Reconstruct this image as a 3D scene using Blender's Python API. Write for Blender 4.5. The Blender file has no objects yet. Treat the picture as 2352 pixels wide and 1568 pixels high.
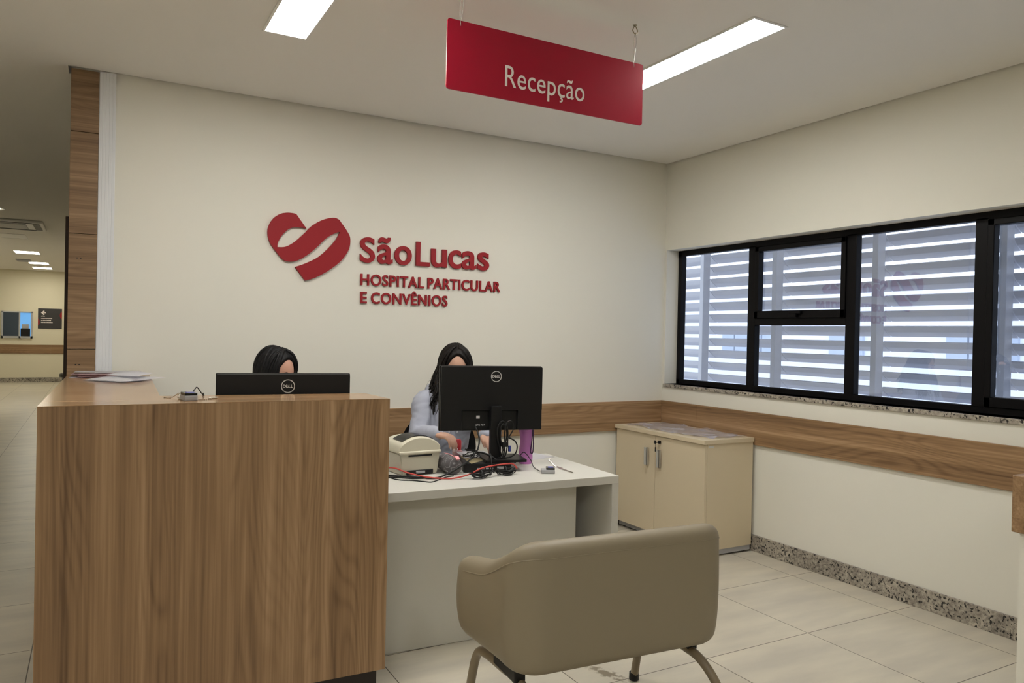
import bpy, bmesh, math, random
from mathutils import Vector, Matrix, noise
from mathutils.geometry import tessellate_polygon
random.seed(7)
PI = math.pi
S = bpy.context.scene
C = S.collection

# ------------------------------------------------------------------ camera, world, exposure
cam_d = bpy.data.cameras.new('camera'); cam = bpy.data.objects.new('camera', cam_d); C.objects.link(cam)
_R = Vector((0.87499, -0.48366, 0.02073)); _U = Vector((-0.01395, 0.01760, 0.99975)); _F = Vector((0.48370, 0.87519, -0.00864))
_m = Matrix((( _R.x, _U.x, -_F.x), (_R.y, _U.y, -_F.y), (_R.z, _U.z, -_F.z))).to_4x4()
_m.translation = (0, 0, 1.4295)
cam.matrix_world = _m
cam_d.sensor_width = 36; cam_d.lens = 1727.2 / 2352 * 36; cam_d.clip_start = 0.05
S.camera = cam
S.view_settings.view_transform = 'Standard'; S.view_settings.look = 'None'
S.view_settings.exposure = 1.84; S.view_settings.gamma = 1.0; S.view_settings.use_curve_mapping = False

w = bpy.data.worlds.new('sky'); S.world = w; w.use_nodes = True
nt = w.node_tree; bg = nt.nodes['Background']
geo = nt.nodes.new('ShaderNodeTexCoord'); sep = nt.nodes.new('ShaderNodeSeparateXYZ'); rmp = nt.nodes.new('ShaderNodeValToRGB')
nt.links.new(geo.outputs['Generated'], sep.inputs[0]); nt.links.new(sep.outputs['Z'], rmp.inputs[0]); nt.links.new(rmp.outputs[0], bg.inputs['Color'])
rmp.color_ramp.elements[0].color = (.93, .96, 1, 1); rmp.color_ramp.elements[1].color = (.74, .83, 1, 1)
bg.inputs['Strength'].default_value = 0.85
LED = 11.0            # radiance of the ceiling panels over the reception
LEDC = (1.0, .98, .93)

# ------------------------------------------------------------------ materials
def mat(name, col, rough=.5, metal=0, spec=.5, bump=0, bscale=200, trans=0, emit=None, estr=1, alpha=1):
    m = bpy.data.materials.new(name); m.use_nodes = True
    b = m.node_tree.nodes['Principled BSDF']
    b.inputs['Base Color'].default_value = (*col, 1); b.inputs['Roughness'].default_value = rough
    b.inputs['Metallic'].default_value = metal; b.inputs['Specular IOR Level'].default_value = spec
    b.inputs['Transmission Weight'].default_value = trans
    if alpha < 1: b.inputs['Alpha'].default_value = alpha
    if emit: b.inputs['Emission Color'].default_value = (*emit, 1); b.inputs['Emission Strength'].default_value = estr
    N = m.node_tree.nodes; Lk = m.node_tree.links
    tc = N.new('ShaderNodeTexCoord'); nz = N.new('ShaderNodeTexNoise'); nz.inputs['Scale'].default_value = bscale; nz.inputs['Detail'].default_value = 3
    Lk.new(tc.outputs['Object'], nz.inputs['Vector'])
    if bump:
        bp = N.new('ShaderNodeBump'); bp.inputs['Strength'].default_value = bump; bp.inputs['Distance'].default_value = .002
        Lk.new(nz.outputs['Fac'], bp.inputs['Height']); Lk.new(bp.outputs[0], b.inputs['Normal'])
    else:   # a faint unevenness of the gloss
        mr = N.new('ShaderNodeMapRange'); mr.inputs[3].default_value = max(0, rough - .03); mr.inputs[4].default_value = min(1, rough + .03)
        Lk.new(nz.outputs['Fac'], mr.inputs[0]); Lk.new(mr.outputs[0], b.inputs['Roughness'])
    return m

def ramp(N, stops):
    r = N.new('ShaderNodeValToRGB'); e = r.color_ramp.elements
    e[0].position, e[0].color = stops[0][0], (*stops[0][1], 1); e[1].position, e[1].color = stops[1][0], (*stops[1][1], 1)
    for p, c in stops[2:]:
        x = e.new(p); x.color = (*c, 1)
    return r

def wood(name, grain='Z', rough=.38, k=1.0, fig=1.0, off=(0, 0, 0)):
    m = bpy.data.materials.new(name); m.use_nodes = True; N = m.node_tree.nodes; Lk = m.node_tree.links; b = N['Principled BSDF']
    tc = N.new('ShaderNodeTexCoord')
    def nz(along, across, detail=3, dist=0, seed=0):
        mp = N.new('ShaderNodeMapping'); sc = [across] * 3; sc['XYZ'.index(grain)] = along
        mp.inputs['Scale'].default_value = sc; mp.inputs['Location'].default_value = (seed + off[0], seed * 1.3 + off[1], seed * .7 + off[2])
        t = N.new('ShaderNodeTexNoise'); t.inputs['Scale'].default_value = 1; t.inputs['Detail'].default_value = detail; t.inputs['Distortion'].default_value = dist
        Lk.new(tc.outputs['Object'], mp.inputs[0]); Lk.new(mp.outputs[0], t.inputs[0]); return t.outputs['Fac']
    def mth(op, a, v=None, c=None):
        x = N.new('ShaderNodeMath'); x.operation = op
        Lk.new(a, x.inputs[0])
        if v is not None:
            if hasattr(v, 'is_linked'): Lk.new(v, x.inputs[1])
            else: x.inputs[1].default_value = v
        if c is not None: x.inputs[2].default_value = c
        return x.outputs[0]
    broad = nz(.30, 7, 2, .2, 1); cath = nz(.65, 5.0, 1.0, .2, 5); fib = nz(2.2, 130, 4, 0, 9); stripe = nz(.22, 30, 3, .15, 13); mask = nz(.35, 5.5, 1, 0, 21)
    rings = mth('POWER', mth('MULTIPLY_ADD', mth('SINE', mth('MULTIPLY', cath, 150.0)), .5, .5), 2.2)
    mk = N.new('ShaderNodeMapRange'); mk.inputs[1].default_value = .40; mk.inputs[2].default_value = .56; Lk.new(mask, mk.inputs[0])
    v = mth('ADD', mth('ADD', mth('MULTIPLY', broad, .75), mth('MULTIPLY', stripe, .75)), mth('MULTIPLY', fib, .70))
    v = mth('SUBTRACT', v, mth('MULTIPLY', mth('MULTIPLY', rings, mk.outputs[0]), .16 * fig))
    sx = N.new('ShaderNodeSeparateXYZ'); Lk.new(tc.outputs['Object'], sx.inputs[0]); across = {'Z': 0, 'X': 2, 'Y': 2}[grain]
    wob = nz(.4, .4, 1, 0, 31); u = mth('ADD', sx.outputs[across], mth('MULTIPLY', wob, .06)); cell = mth('FLOOR', mth('MULTIPLY', u, 11.0 if grain == 'Z' else 16.0)); wn = N.new('ShaderNodeTexWhiteNoise'); wn.noise_dimensions = '1D'; Lk.new(cell, wn.inputs['W'])
    v = mth('ADD', v, mth('MULTIPLY', wn.outputs['Value'], .13)); v = mth('SUBTRACT', v, .05)
    mr = N.new('ShaderNodeMapRange'); mr.inputs[1].default_value = .66; mr.inputs[2].default_value = 1.50; Lk.new(v, mr.inputs[0])
    r = ramp(N, [(0, (.115 * k, .063 * k, .029 * k)), (1, (.41 * k, .272 * k, .158 * k)), (.45, (.232 * k, .138 * k, .068 * k)), (.7, (.305 * k, .190 * k, .101 * k))])
    Lk.new(mr.outputs[0], r.inputs[0]); Lk.new(r.outputs[0], b.inputs['Base Color'])
    b.inputs['Roughness'].default_value = rough
    bp = N.new('ShaderNodeBump'); bp.inputs['Strength'].default_value = .08; bp.inputs['Distance'].default_value = .001
    Lk.new(fib, bp.inputs['Height']); Lk.new(bp.outputs[0], b.inputs['Normal'])
    return m

def granite(name, k=1.0):
    m = bpy.data.materials.new(name); m.use_nodes = True; N = m.node_tree.nodes; Lk = m.node_tree.links; b = N['Principled BSDF']
    tc = N.new('ShaderNodeTexCoord')
    def nz(sc, det, ro, di):
        n = N.new('ShaderNodeTexNoise'); n.inputs['Scale'].default_value = sc; n.inputs['Detail'].default_value = det; n.inputs['Roughness'].default_value = ro; n.inputs['Distortion'].default_value = di
        Lk.new(tc.outputs['Object'], n.inputs[0]); return n.outputs['Fac']
    base = ramp(N, [(.32, (.24 * k, .215 * k, .18 * k)), (.62, (.52 * k, .47 * k, .39 * k))]); Lk.new(nz(55, 4, .6, .4), base.inputs[0])
    spots = ramp(N, [(.375, (.03, .03, .035)), (.44, (1, 1, 1))]); Lk.new(nz(66, 2.5, .55, .35), spots.inputs[0])
    clouds = ramp(N, [(.35, (.62, .61, .62)), (.6, (1, 1, 1))]); Lk.new(nz(9, 3, .6, .5), clouds.inputs[0])
    def mul(p, q):
        mx = N.new('ShaderNodeMix'); mx.data_type = 'RGBA'; mx.blend_type = 'MULTIPLY'; mx.inputs[0].default_value = 1; Lk.new(p, mx.inputs[6]); Lk.new(q, mx.inputs[7]); return mx.outputs[2]
    Lk.new(mul(mul(base.outputs[0], spots.outputs[0]), clouds.outputs[0]), b.inputs['Base Color'])
    b.inputs['Roughness'].default_value = .3
    return m

def tiles(name, x0, y0, size, k=1.0, stain=None):
    m = bpy.data.materials.new(name); m.use_nodes = True; N = m.node_tree.nodes; Lk = m.node_tree.links; b = N['Principled BSDF']
    tc = N.new('ShaderNodeTexCoord'); mp = N.new('ShaderNodeMapping'); mp.inputs['Location'].default_value = (-x0, -y0, 0)
    br = N.new('ShaderNodeTexBrick'); br.offset = 0; br.inputs['Scale'].default_value = 1; br.inputs['Brick Width'].default_value = size; br.inputs['Row Height'].default_value = size
    br.inputs['Mortar Size'].default_value = .0022; br.inputs['Mortar Smooth'].default_value = 0.1; br.inputs['Bias'].default_value = 0
    br.inputs['Color1'].default_value = (.60 * k, .555 * k, .465 * k, 1); br.inputs['Color2'].default_value = (.64 * k, .595 * k, .50 * k, 1); br.inputs['Mortar'].default_value = (.10, .08, .055, 1)
    Lk.new(tc.outputs['Object'], mp.inputs[0]); Lk.new(mp.outputs[0], br.inputs[0])
    m2 = N.new('ShaderNodeMapping'); m2.inputs['Scale'].default_value = (1.2, 5, 1); m2.inputs['Rotation'].default_value = (0, 0, .3); nz = N.new('ShaderNodeTexNoise'); nz.inputs['Scale'].default_value = 1.6; nz.inputs['Detail'].default_value = 5
    Lk.new(tc.outputs['Object'], m2.inputs[0]); Lk.new(m2.outputs[0], nz.inputs[0])
    rp = ramp(N, [(.3, (.84, .84, .85)), (.7, (1.06, 1.05, 1.02))]); Lk.new(nz.outputs['Fac'], rp.inputs[0])
    mx = N.new('ShaderNodeMix'); mx.data_type = 'RGBA'; mx.blend_type = 'MULTIPLY'; mx.inputs[0].default_value = 1
    Lk.new(br.outputs['Color'], mx.inputs[6]); Lk.new(rp.outputs[0], mx.inputs[7]); Lk.new(mx.outputs[2], b.inputs['Base Color'])
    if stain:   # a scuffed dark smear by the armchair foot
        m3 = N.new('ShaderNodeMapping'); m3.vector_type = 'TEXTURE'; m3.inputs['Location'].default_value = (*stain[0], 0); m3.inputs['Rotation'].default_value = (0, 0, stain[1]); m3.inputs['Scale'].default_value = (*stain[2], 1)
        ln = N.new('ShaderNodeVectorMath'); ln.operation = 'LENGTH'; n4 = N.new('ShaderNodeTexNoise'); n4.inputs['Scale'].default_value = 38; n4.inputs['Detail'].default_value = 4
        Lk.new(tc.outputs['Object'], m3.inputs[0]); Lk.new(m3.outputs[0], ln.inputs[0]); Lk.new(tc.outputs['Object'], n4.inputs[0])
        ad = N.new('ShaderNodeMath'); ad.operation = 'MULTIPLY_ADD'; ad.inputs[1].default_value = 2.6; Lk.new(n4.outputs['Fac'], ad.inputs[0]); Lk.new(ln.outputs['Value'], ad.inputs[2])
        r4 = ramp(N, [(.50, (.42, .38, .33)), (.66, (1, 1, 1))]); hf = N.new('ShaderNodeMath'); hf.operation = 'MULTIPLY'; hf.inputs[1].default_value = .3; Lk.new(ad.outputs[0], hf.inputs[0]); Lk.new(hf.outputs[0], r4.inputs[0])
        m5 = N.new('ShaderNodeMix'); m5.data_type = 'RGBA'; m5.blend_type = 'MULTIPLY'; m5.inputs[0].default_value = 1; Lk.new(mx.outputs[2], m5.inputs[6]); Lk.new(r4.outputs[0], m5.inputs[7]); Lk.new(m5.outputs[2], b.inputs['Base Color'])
    b.inputs['Roughness'].default_value = .33; b.inputs['Specular IOR Level'].default_value = .4
    bp = N.new('ShaderNodeBump'); bp.inputs['Strength'].default_value = .4; bp.inputs['Distance'].default_value = .001; bp.invert = True
    Lk.new(br.outputs['Fac'], bp.inputs['Height']); Lk.new(bp.outputs[0], b.inputs['Normal'])
    return m

def glass(name, tint=(.86, .91, 1.0)):
    m = bpy.data.materials.new(name); m.use_nodes = True; N = m.node_tree.nodes; Lk = m.node_tree.links; N.remove(N['Principled BSDF'])
    t = N.new('ShaderNodeBsdfTransparent'); t.inputs[0].default_value = (*tint, 1); g = N.new('ShaderNodeBsdfGlossy'); g.inputs['Roughness'].default_value = .0
    f = N.new('ShaderNodeLayerWeight'); f.inputs[0].default_value = .5; po = N.new('ShaderNodeMath'); po.operation = 'POWER'; po.inputs[1].default_value = 5
    mu = N.new('ShaderNodeMath'); mu.operation = 'MULTIPLY_ADD'; mu.inputs[1].default_value = .95; mu.inputs[2].default_value = .15; mu.use_clamp = True
    x = N.new('ShaderNodeMixShader'); Lk.new(f.outputs['Facing'], po.inputs[0]); Lk.new(po.outputs[0], mu.inputs[0]); Lk.new(mu.outputs[0], x.inputs[0]); Lk.new(t.outputs[0], x.inputs[1]); Lk.new(g.outputs[0], x.inputs[2])
    Lk.new(x.outputs[0], N['Material Output'].inputs[0]); return m

def film(name, col, a):
    m = mat(name, col, .10, bump=.9, bscale=16); b = m.node_tree.nodes['Principled BSDF']; b.inputs['Alpha'].default_value = a; return m

def hairmat(name, c0, c1):
    m = mat(name, c0, .55, spec=.25, bump=.5, bscale=120); N = m.node_tree.nodes; Lk = m.node_tree.links; b = N['Principled BSDF']
    tc = N.new('ShaderNodeTexCoord'); mp = N.new('ShaderNodeMapping'); mp.inputs['Scale'].default_value = (90, 90, 7); z = N.new('ShaderNodeTexNoise'); z.inputs['Scale'].default_value = 1
    Lk.new(tc.outputs['Object'], mp.inputs[0]); Lk.new(mp.outputs[0], z.inputs[0]); r = ramp(N, [(.35, c0), (.7, c1)]); Lk.new(z.outputs['Fac'], r.inputs[0]); Lk.new(r.outputs[0], b.inputs['Base Color'])
    return m

M = dict(
    wall=mat('cream_paint', (.755, .735, .655), .75, spec=.25, bump=.05, bscale=60), hallwall=mat('hall_cream_paint', (.76, .71, .56), .75, spec=.25, bump=.05, bscale=60),
    ceil=mat('white_ceiling_paint', (.84, .815, .77), .85, spec=.15, bump=.03, bscale=50), white=mat('white_enamel', (.80, .79, .76), .35),
    ribbed=mat('white_pvc', (.72, .735, .76), .20), wz=wood('walnut_vertical', 'Z', .42, 1.22), wtop=wood('walnut_top', 'X', .20, 1.25, .5, (3, 1, 0)), wx=wood('walnut_along_x', 'X', .40, 1.2, 1.0, (1, 5, 2)), wcol=wood('walnut_cladding', 'X', .42, .86, .9, (4, 3, 6)), wy=wood('walnut_along_y', 'Y', .40, 1.2, 1.0, (7, 2, 1)),
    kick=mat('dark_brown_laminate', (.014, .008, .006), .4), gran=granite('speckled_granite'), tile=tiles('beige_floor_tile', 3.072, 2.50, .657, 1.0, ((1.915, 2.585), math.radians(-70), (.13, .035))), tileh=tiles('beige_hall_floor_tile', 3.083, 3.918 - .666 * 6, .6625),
    red=mat('red_letter_acrylic', (.30, .016, .022), .5, spec=.25), signred=mat('red_sign_acrylic', (.37, .004, .026), .33, spec=.35), signtext=mat('white_vinyl_lettering', (.85, .80, .76), .5),
    desk=mat('off_white_laminate', (.61, .595, .545), .42, spec=.4), deskpanel=mat('off_white_panel', (.66, .645, .58), .5), cab=mat('cream_laminate', (.64, .545, .385), .42), alu=mat('brushed_aluminium', (.62, .63, .64), .32, 1),
    black=mat('black_plastic', (.0035, .0035, .004), .42, spec=.35), blackg=mat('glossy_black_plastic', (.008, .008, .009), .16), rubber=mat('black_rubber', (.005, .005, .005), .5, spec=.4), screen=mat('dark_screen_glass', (.01, .01, .012), .08),
    silver=mat('silver_print', (.72, .72, .72), .3, .6), prn=mat('beige_printer_plastic', (.62, .585, .46), .42), prnd=mat('beige_printer_lower', (.56, .53, .42), .45), redc=mat('red_cable_sheath', (.55, .07, .055), .4),
    vinyl=mat('taupe_vinyl', (.265, .222, .152), .5, bump=.06, bscale=260), tubem=mat('beige_painted_steel', (.25, .20, .13), .38), nail=mat('pale_nail', (.80, .66, .62), .2), skin=mat('skin', (.56, .33, .235), .5), skin2=mat('skin_warm', (.50, .27, .19), .5),
    hair1=hairmat('straight_black_hair', (.0015, .0015, .002), (.006, .0055, .006)), hair2=hairmat('curly_dark_hair', (.002, .0015, .0012), (.010, .006, .004)), hoodie=mat('grey_blue_fleece', (.40, .42, .50), .9, bump=.25, bscale=320),
    dark_cloth=mat('dark_cloth', (.03, .03, .035), .9, bump=.2, bscale=200), eye=mat('eye_white', (.8, .78, .75), .2), iris=mat('dark_iris', (.03, .015, .008), .2), lip=mat('lip', (.42, .15, .12), .45), paper=mat('white_paper', (.90, .89, .92), .6), pink=mat('pink_paper', (.72, .50, .50), .7),
    kraft=mat('tan_envelope_paper', (.60, .50, .30), .75), frame=mat('black_window_aluminium', (.0032, .0028, .0034), .45, spec=.15), glass=glass('window_glass'), louv=mat('grey_louvre_metal', (.50, .50, .53), .5), bottle=mat('purple_translucent_plastic', (.60, .20, .58), .25, alpha=.82),
    strap=mat('dark_purple_strap', (.035, .006, .05), .5), film=film('clear_plastic_film', (.50, .47, .55), .55), grey=mat('grey_plastic', (.36, .36, .37), .4), blue=mat('blue_sensor', (.10, .11, .5), .15), blueplug=mat('blue_plug', (.02, .05, .35), .4), steel=mat('polished_steel', (.62, .58, .52), .25, 1),
    casecl=None, pinktag=mat('pink_tag', (.85, .36, .38), .5), stampred=mat('red_plastic', (.55, .04, .05), .25), pad=mat('pale_pink_plastic', (.66, .40, .42), .3, trans=.2), out=mat('outside_concrete', (.55, .55, .55), .8), outw=mat('outside_white_wall', (.85, .86, .9), .8), outg=mat('outside_window_glass', (.42, .48, .56), .3), leaf=mat('foliage', (.06, .12, .035), .7, bump=.8, bscale=12),
    darkwood=mat('dark_wood_door', (.045, .022, .014), .45), sign_dark=mat('charcoal_sign', (.035, .033, .034), .4), hatchdark=mat('smoked_blue_glass', (.045, .065, .095), .15), hatchblue=mat('blue_lit_wall', (.12, .35, .75), .6, emit=(.13, .36, .72), estr=.19), ringm=mat('nylon_cord', (.75, .72, .66), .15, trans=.5), hook=mat('dull_brass_hook', (.35, .30, .2), .35, .9))
M['panel'] = mat('lit_diffuser', (.9, .9, .9), .5, emit=LEDC, estr=LED)
M['panelh'] = mat('lit_hall_diffuser', (.9, .9, .9), .5, emit=(1, .93, .76), estr=7.5)

def case_material():
    m = mat('grey_swirl_cloth', (.1, .1, .1), .8, bump=.2, bscale=300); N = m.node_tree.nodes; Lk = m.node_tree.links; b = N['Principled BSDF']
    tc = N.new('ShaderNodeTexCoord'); z = N.new('ShaderNodeTexNoise'); z.inputs['Scale'].default_value = 26; z.inputs['Detail'].default_value = 0
    Lk.new(tc.outputs['Object'], z.inputs[0]); mu = N.new('ShaderNodeMath'); mu.operation = 'MULTIPLY'; mu.inputs[1].default_value = 4; fr = N.new('ShaderNodeMath'); fr.operation = 'FRACT'
    Lk.new(z.outputs['Fac'], mu.inputs[0]); Lk.new(mu.outputs[0], fr.inputs[0]); r = ramp(N, [(.0, (.095, .088, .092)), (.06, (.40, .39, .40)), (.13, (.095, .088, .092))]); Lk.new(fr.outputs[0], r.inputs[0]); Lk.new(r.outputs[0], b.inputs['Base Color'])
    return m
M['casecl'] = case_material()

# ------------------------------------------------------------------ mesh helpers
def BM(): return bmesh.new()
def link(name, bm, m, parent=None, smooth=False, world=False, sharp=40):
    """One mesh object. world=True: the geometry is in room coordinates and is brought into the parent's."""
    if parent is not None and world: bm.transform(root_matrix(parent).inverted())
    bmesh.ops.recalc_face_normals(bm, faces=bm.faces[:])
    me = bpy.data.meshes.new(name); bm.to_mesh(me); bm.free()
    ms = m if isinstance(m, (list, tuple)) else [m]
    for x in ms: me.materials.append(x)
    if smooth:
        me.polygons.foreach_set('use_smooth', [True] * len(me.polygons))
        if sharp < 180: me.set_sharp_from_angle(angle=math.radians(sharp))
    o = bpy.data.objects.new(name, me); C.objects.link(o)
    if parent is not None: o.parent = parent
    return o
def root_matrix(o):
    mw = o.matrix_basis.copy(); p = o.parent
    while p: mw = p.matrix_basis @ mw; p = p.parent
    return mw
def tag(o, label, cat, group=None):
    o['label'] = label; o['category'] = cat
    if group: o['group'] = group
    return o
def thing(name, label, cat, loc=(0, 0, 0), rz=0, group=None):
    o = bpy.data.objects.new(name, None); C.objects.link(o); o.location = loc; o.rotation_euler = (0, 0, rz); o.empty_display_size = .05
    return tag(o, label, cat, group)
def struct(name, bm, m, parent=None, smooth=False):
    o = link(name, bm, m, parent, smooth)
    if parent is None: o['kind'] = 'structure'
    return o
def box(bm, x0, x1, y0, y1, z0, z1, bev=0, seg=2):
    r = bmesh.ops.create_cube(bm, size=1)['verts']
    for v in r: v.co = Vector(((x0 + x1) / 2 + v.co.x * (x1 - x0), (y0 + y1) / 2 + v.co.y * (y1 - y0), (z0 + z1) / 2 + v.co.z * (z1 - z0)))
    if bev:
        es = list({e for v in r for e in v.link_edges}); bmesh.ops.bevel(bm, geom=es, offset=bev, segments=seg, affect='EDGES', profile=.5)
    return bm
def bx(*a, **k): return box(BM(), *a, **k)
def prism(bm, pts, z0, z1):
    """Extrude a plan outline from z0 to z1."""
    lo = [bm.verts.new((p[0], p[1], z0)) for p in pts]; hi = [bm.verts.new((p[0], p[1], z1)) for p in pts]; n = len(pts)
    bm.faces.new(lo[::-1]); bm.faces.new(hi)
    for i in range(n): bm.faces.new((lo[i], lo[(i + 1) % n], hi[(i + 1) % n], hi[i]))
    return bm
def prism_xz(bm, pts, y0, y1):
    """Extrude an outline drawn in x,z from y0 to y1."""
    a = [bm.verts.new((p[0], y0, p[1])) for p in pts]; b = [bm.verts.new((p[0], y1, p[1])) for p in pts]; n = len(pts)
    for t in tessellate_polygon([[Vector((p[0], p[1], 0)) for p in pts]]):
        bm.faces.new([a[i] for i in t]); bm.faces.new([b[i] for i in t[::-1]])
    for i in range(n): bm.faces.new((a[i], b[i], b[(i + 1) % n], a[(i + 1) % n]))
    return bm
def lathe(bm, prof, c=(0, 0, 0), n=32, sx=1, sy=1):
    rings = []
    for r, z in prof:
        if r < 1e-6: rings.append([bm.verts.new((c[0], c[1], c[2] + z))])
        else: rings.append([bm.verts.new((c[0] + sx * r * math.cos(2 * PI * i / n), c[1] + sy * r * math.sin(2 * PI * i / n), c[2] + z)) for i in range(n)])
    for a, b in zip(rings, rings[1:]):
        for i in range(n):
            j = (i + 1) % n
            if len(a) == 1 and len(b) == 1: continue
            if len(a) == 1: bm.faces.new((a[0], b[i], b[j]))
            elif len(b) == 1: bm.faces.new((a[i], a[j], b[0]))
            else: bm.faces.new((a[i], a[j], b[j], b[i]))
    return bm
def spline(pts, n=8, closed=False):
    P = [Vector(p) for p in pts]; out = []; L = len(P)
    for i in range(L if closed else L - 1):
        g = (lambda k: P[k % L]) if closed else (lambda k: P[min(max(k, 0), L - 1)])
        p0, p1, p2, p3 = g(i - 1), g(i), g(i + 1), g(i + 2)
        for k in range(n):
            t = k / n; out.append(.5 * ((2 * p1) + (p2 - p0) * t + (2 * p0 - 5 * p1 + 4 * p2 - p3) * t * t + (3 * p1 - p0 - 3 * p2 + p3) * t ** 3))
    if not closed: out.append(P[-1])
    return out
def tube(bm, pts, r, n=8, closed=False, smooth=0, caps=True):
    """Sweep a round section; r is a number or one radius per point; a pair (rx, ry) makes it oval."""
    if smooth:
        if isinstance(r, (list, tuple)):
            rr = [v if isinstance(v, tuple) else (v, v) for v in r]
            q = spline([(*p, ) for p in pts], smooth, closed); ra = spline([(a, b, 0) for a, b in rr], smooth, closed); r = [(v.x, v.y) for v in ra]
        else: q = spline(pts, smooth, closed)
    else: q = [Vector(p) for p in pts]
    L = len(q); R = [(v if isinstance(v, tuple) else (v, v)) for v in r] if isinstance(r, (list, tuple)) else [(r, r)] * L
    rings = []; prev = None
    for i in range(L):
        a = q[(i - 1) % L] if closed else q[max(i - 1, 0)]; b = q[(i + 1) % L] if closed else q[min(i + 1, L - 1)]
        t = (b - a).normalized() if (b - a).length > 1e-9 else Vector((0, 0, 1))
        if prev is None:
            ref = Vector((1, 0, 0)) if abs(t.x) < .8 else Vector((0, 1, 0)); u = (ref - t * ref.dot(t)).normalized()
        else: u = (prev - t * prev.dot(t)).normalized()
        prev = u; v = t.cross(u)
        rings.append([bm.verts.new(q[i] + u * (R[i][0] * math.cos(2 * PI * k / n)) + v * (R[i][1] * math.sin(2 * PI * k / n))) for k in range(n)])
    for i in range(L if closed else L - 1):
        a, b = rings[i], rings[(i + 1) % L]
        for k in range(n): bm.faces.new((a[k], a[(k + 1) % n], b[(k + 1) % n], b[k]))
    if caps and not closed: bm.faces.new(rings[0][::-1]); bm.faces.new(rings[-1])
    return bm
def limb(bm, chain, n=16, smooth=5):
    """A tapering limb with rounded ends: chain of (x, y, z, r) or (x, y, z, rx, ry)."""
    P = [c[:3] for c in chain]; R = [(c[3], c[4] if len(c) > 4 else c[3]) for c in chain]
    q = spline(P, smooth); ra = spline([(a, b, 0) for a, b in R], smooth)
    def cap(i, d):
        o = []; r0 = ra[i]; dr = (q[i] - q[i + (1 if i == 0 else -1)]).normalized(); k = min(r0.x, r0.y)
        for s in (.5, .8, .96):
            o.append((q[i] + dr * k * s, (r0.x * math.sqrt(1 - s * s), r0.y * math.sqrt(1 - s * s))))
        return o
    head = cap(0, -1)[::-1]; tail = cap(-1, 1)
    pts = [h[0] for h in head] + q + [t[0] for t in tail]; rr = [h[1] for h in head] + [(v.x, v.y) for v in ra] + [t[1] for t in tail]
    return tube(bm, pts, rr, n)
def ball(bm, c, r, u=24, v=16):
    s = r if isinstance(r, (tuple, list)) else (r, r, r)
    bmesh.ops.create_uvsphere(bm, u_segments=u, v_segments=v, radius=1, matrix=Matrix.Translation(c) @ Matrix.Diagonal((*s, 1))); return bm
def fuse(bm, voxel, smooth_it=6):
    """Melt overlapping limbs into one continuous surface."""
    me = bpy.data.meshes.new('t'); bmesh.ops.recalc_face_normals(bm, faces=bm.faces[:]); bm.to_mesh(me); bm.free(); o = bpy.data.objects.new('t', me); C.objects.link(o)
    md = o.modifiers.new('r', 'REMESH'); md.mode = 'VOXEL'; md.voxel_size = voxel
    if smooth_it: sm = o.modifiers.new('s', 'SMOOTH'); sm.factor = .5; sm.iterations = smooth_it
    dg = bpy.context.evaluated_depsgraph_get(); e = o.evaluated_get(dg); m2 = bpy.data.meshes.new_from_object(e); out = BM(); out.from_mesh(m2)
    bpy.data.objects.remove(o); bpy.data.meshes.remove(me); bpy.data.meshes.remove(m2); return out
def text(s, x0, x1, z0, cap, y, depth, bold=0, caps_ref='H', spacing=1.0):
    """Lettering standing in x,z, facing -y: fitted to x0..x1, baseline z0, capital height cap."""
    def raw(t):
        cu = bpy.data.curves.new('t', 'FONT'); cu.body = t; cu.size = 1; cu.offset = bold; cu.extrude = .5; cu.resolution_u = 6; cu.space_character = spacing
        o = bpy.data.objects.new('t', cu); C.objects.link(o); dg = bpy.context.evaluated_depsgraph_get(); me = bpy.data.meshes.new_from_object(o.evaluated_get(dg)); b = BM(); b.from_mesh(me)
        bpy.data.objects.remove(o); bpy.data.curves.remove(cu); bpy.data.meshes.remove(me); return b
    h = raw(caps_ref); ch = max(v.co.y for v in h.verts); h.free()
    b = raw(s); a0 = min(v.co.x for v in b.verts); a1 = max(v.co.x for v in b.verts); k = (x1 - x0) / (a1 - a0)
    for v in b.verts: v.co = Vector((x0 + (v.co.x - a0) * k, y + (.5 - v.co.z) * depth - depth, z0 + v.co.y / ch * cap))
    bmesh.ops.remove_doubles(b, verts=b.verts[:], dist=1e-6); return b
def copy_tree(root):
    r = root.copy(); C.objects.link(r)
    for ch in list(root.children):
        c = ch.copy(); C.objects.link(c); c.parent = r
        for g in ch.children: d = g.copy(); C.objects.link(d); d.parent = c
    return r

# ------------------------------------------------------------------ the setting
H = 2.8; D = 4.634; W = 3.93; GX = 4.05
struct('floor', bx(-.15, 4.3, -4.2, 4.8, -.1, 0), M['tile'])
b = BM(); box(b, -3.6, -.15, -4.2, 22.5, -.1, 0); box(b, -.15, 1.8, 4.8, 22.5, -.1, 0); struct('floor', b, M['tileh'])
b = BM(); g_ = .016   # plaster ceiling with a narrow shadow gap along the two walls
box(b, -3.6, W - g_, -4.2, D - g_, H, H + .012); box(b, -3.6, -.15, D - g_, 22.5, H, H + .012); box(b, -.15, 1.8, D + .13, 22.5, H, H + .012); box(b, -3.6, 4.3, -4.2, 4.8, H + .05, H + .15); box(b, -3.6, 1.8, 4.8, 22.5, H + .012, H + .15)
struct('ceiling', b, M['ceil'])
struct('wall_back', bx(-.12, 4.08, D, D + .13, 0, H + .05), M['wall'])
b = BM(); y0, y1, z0, z1 = .62, 4.61, 1.072, 2.122
box(b, W, W + .15, -4.2, y0, 0, H + .05); box(b, W, W + .15, y1, D, 0, H + .05); box(b, W, W + .15, y0, y1, 0, z0); box(b, W, W + .15, y0, y1, z1, H + .05)
struct('wall_right', b, M['wall'])
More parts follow.
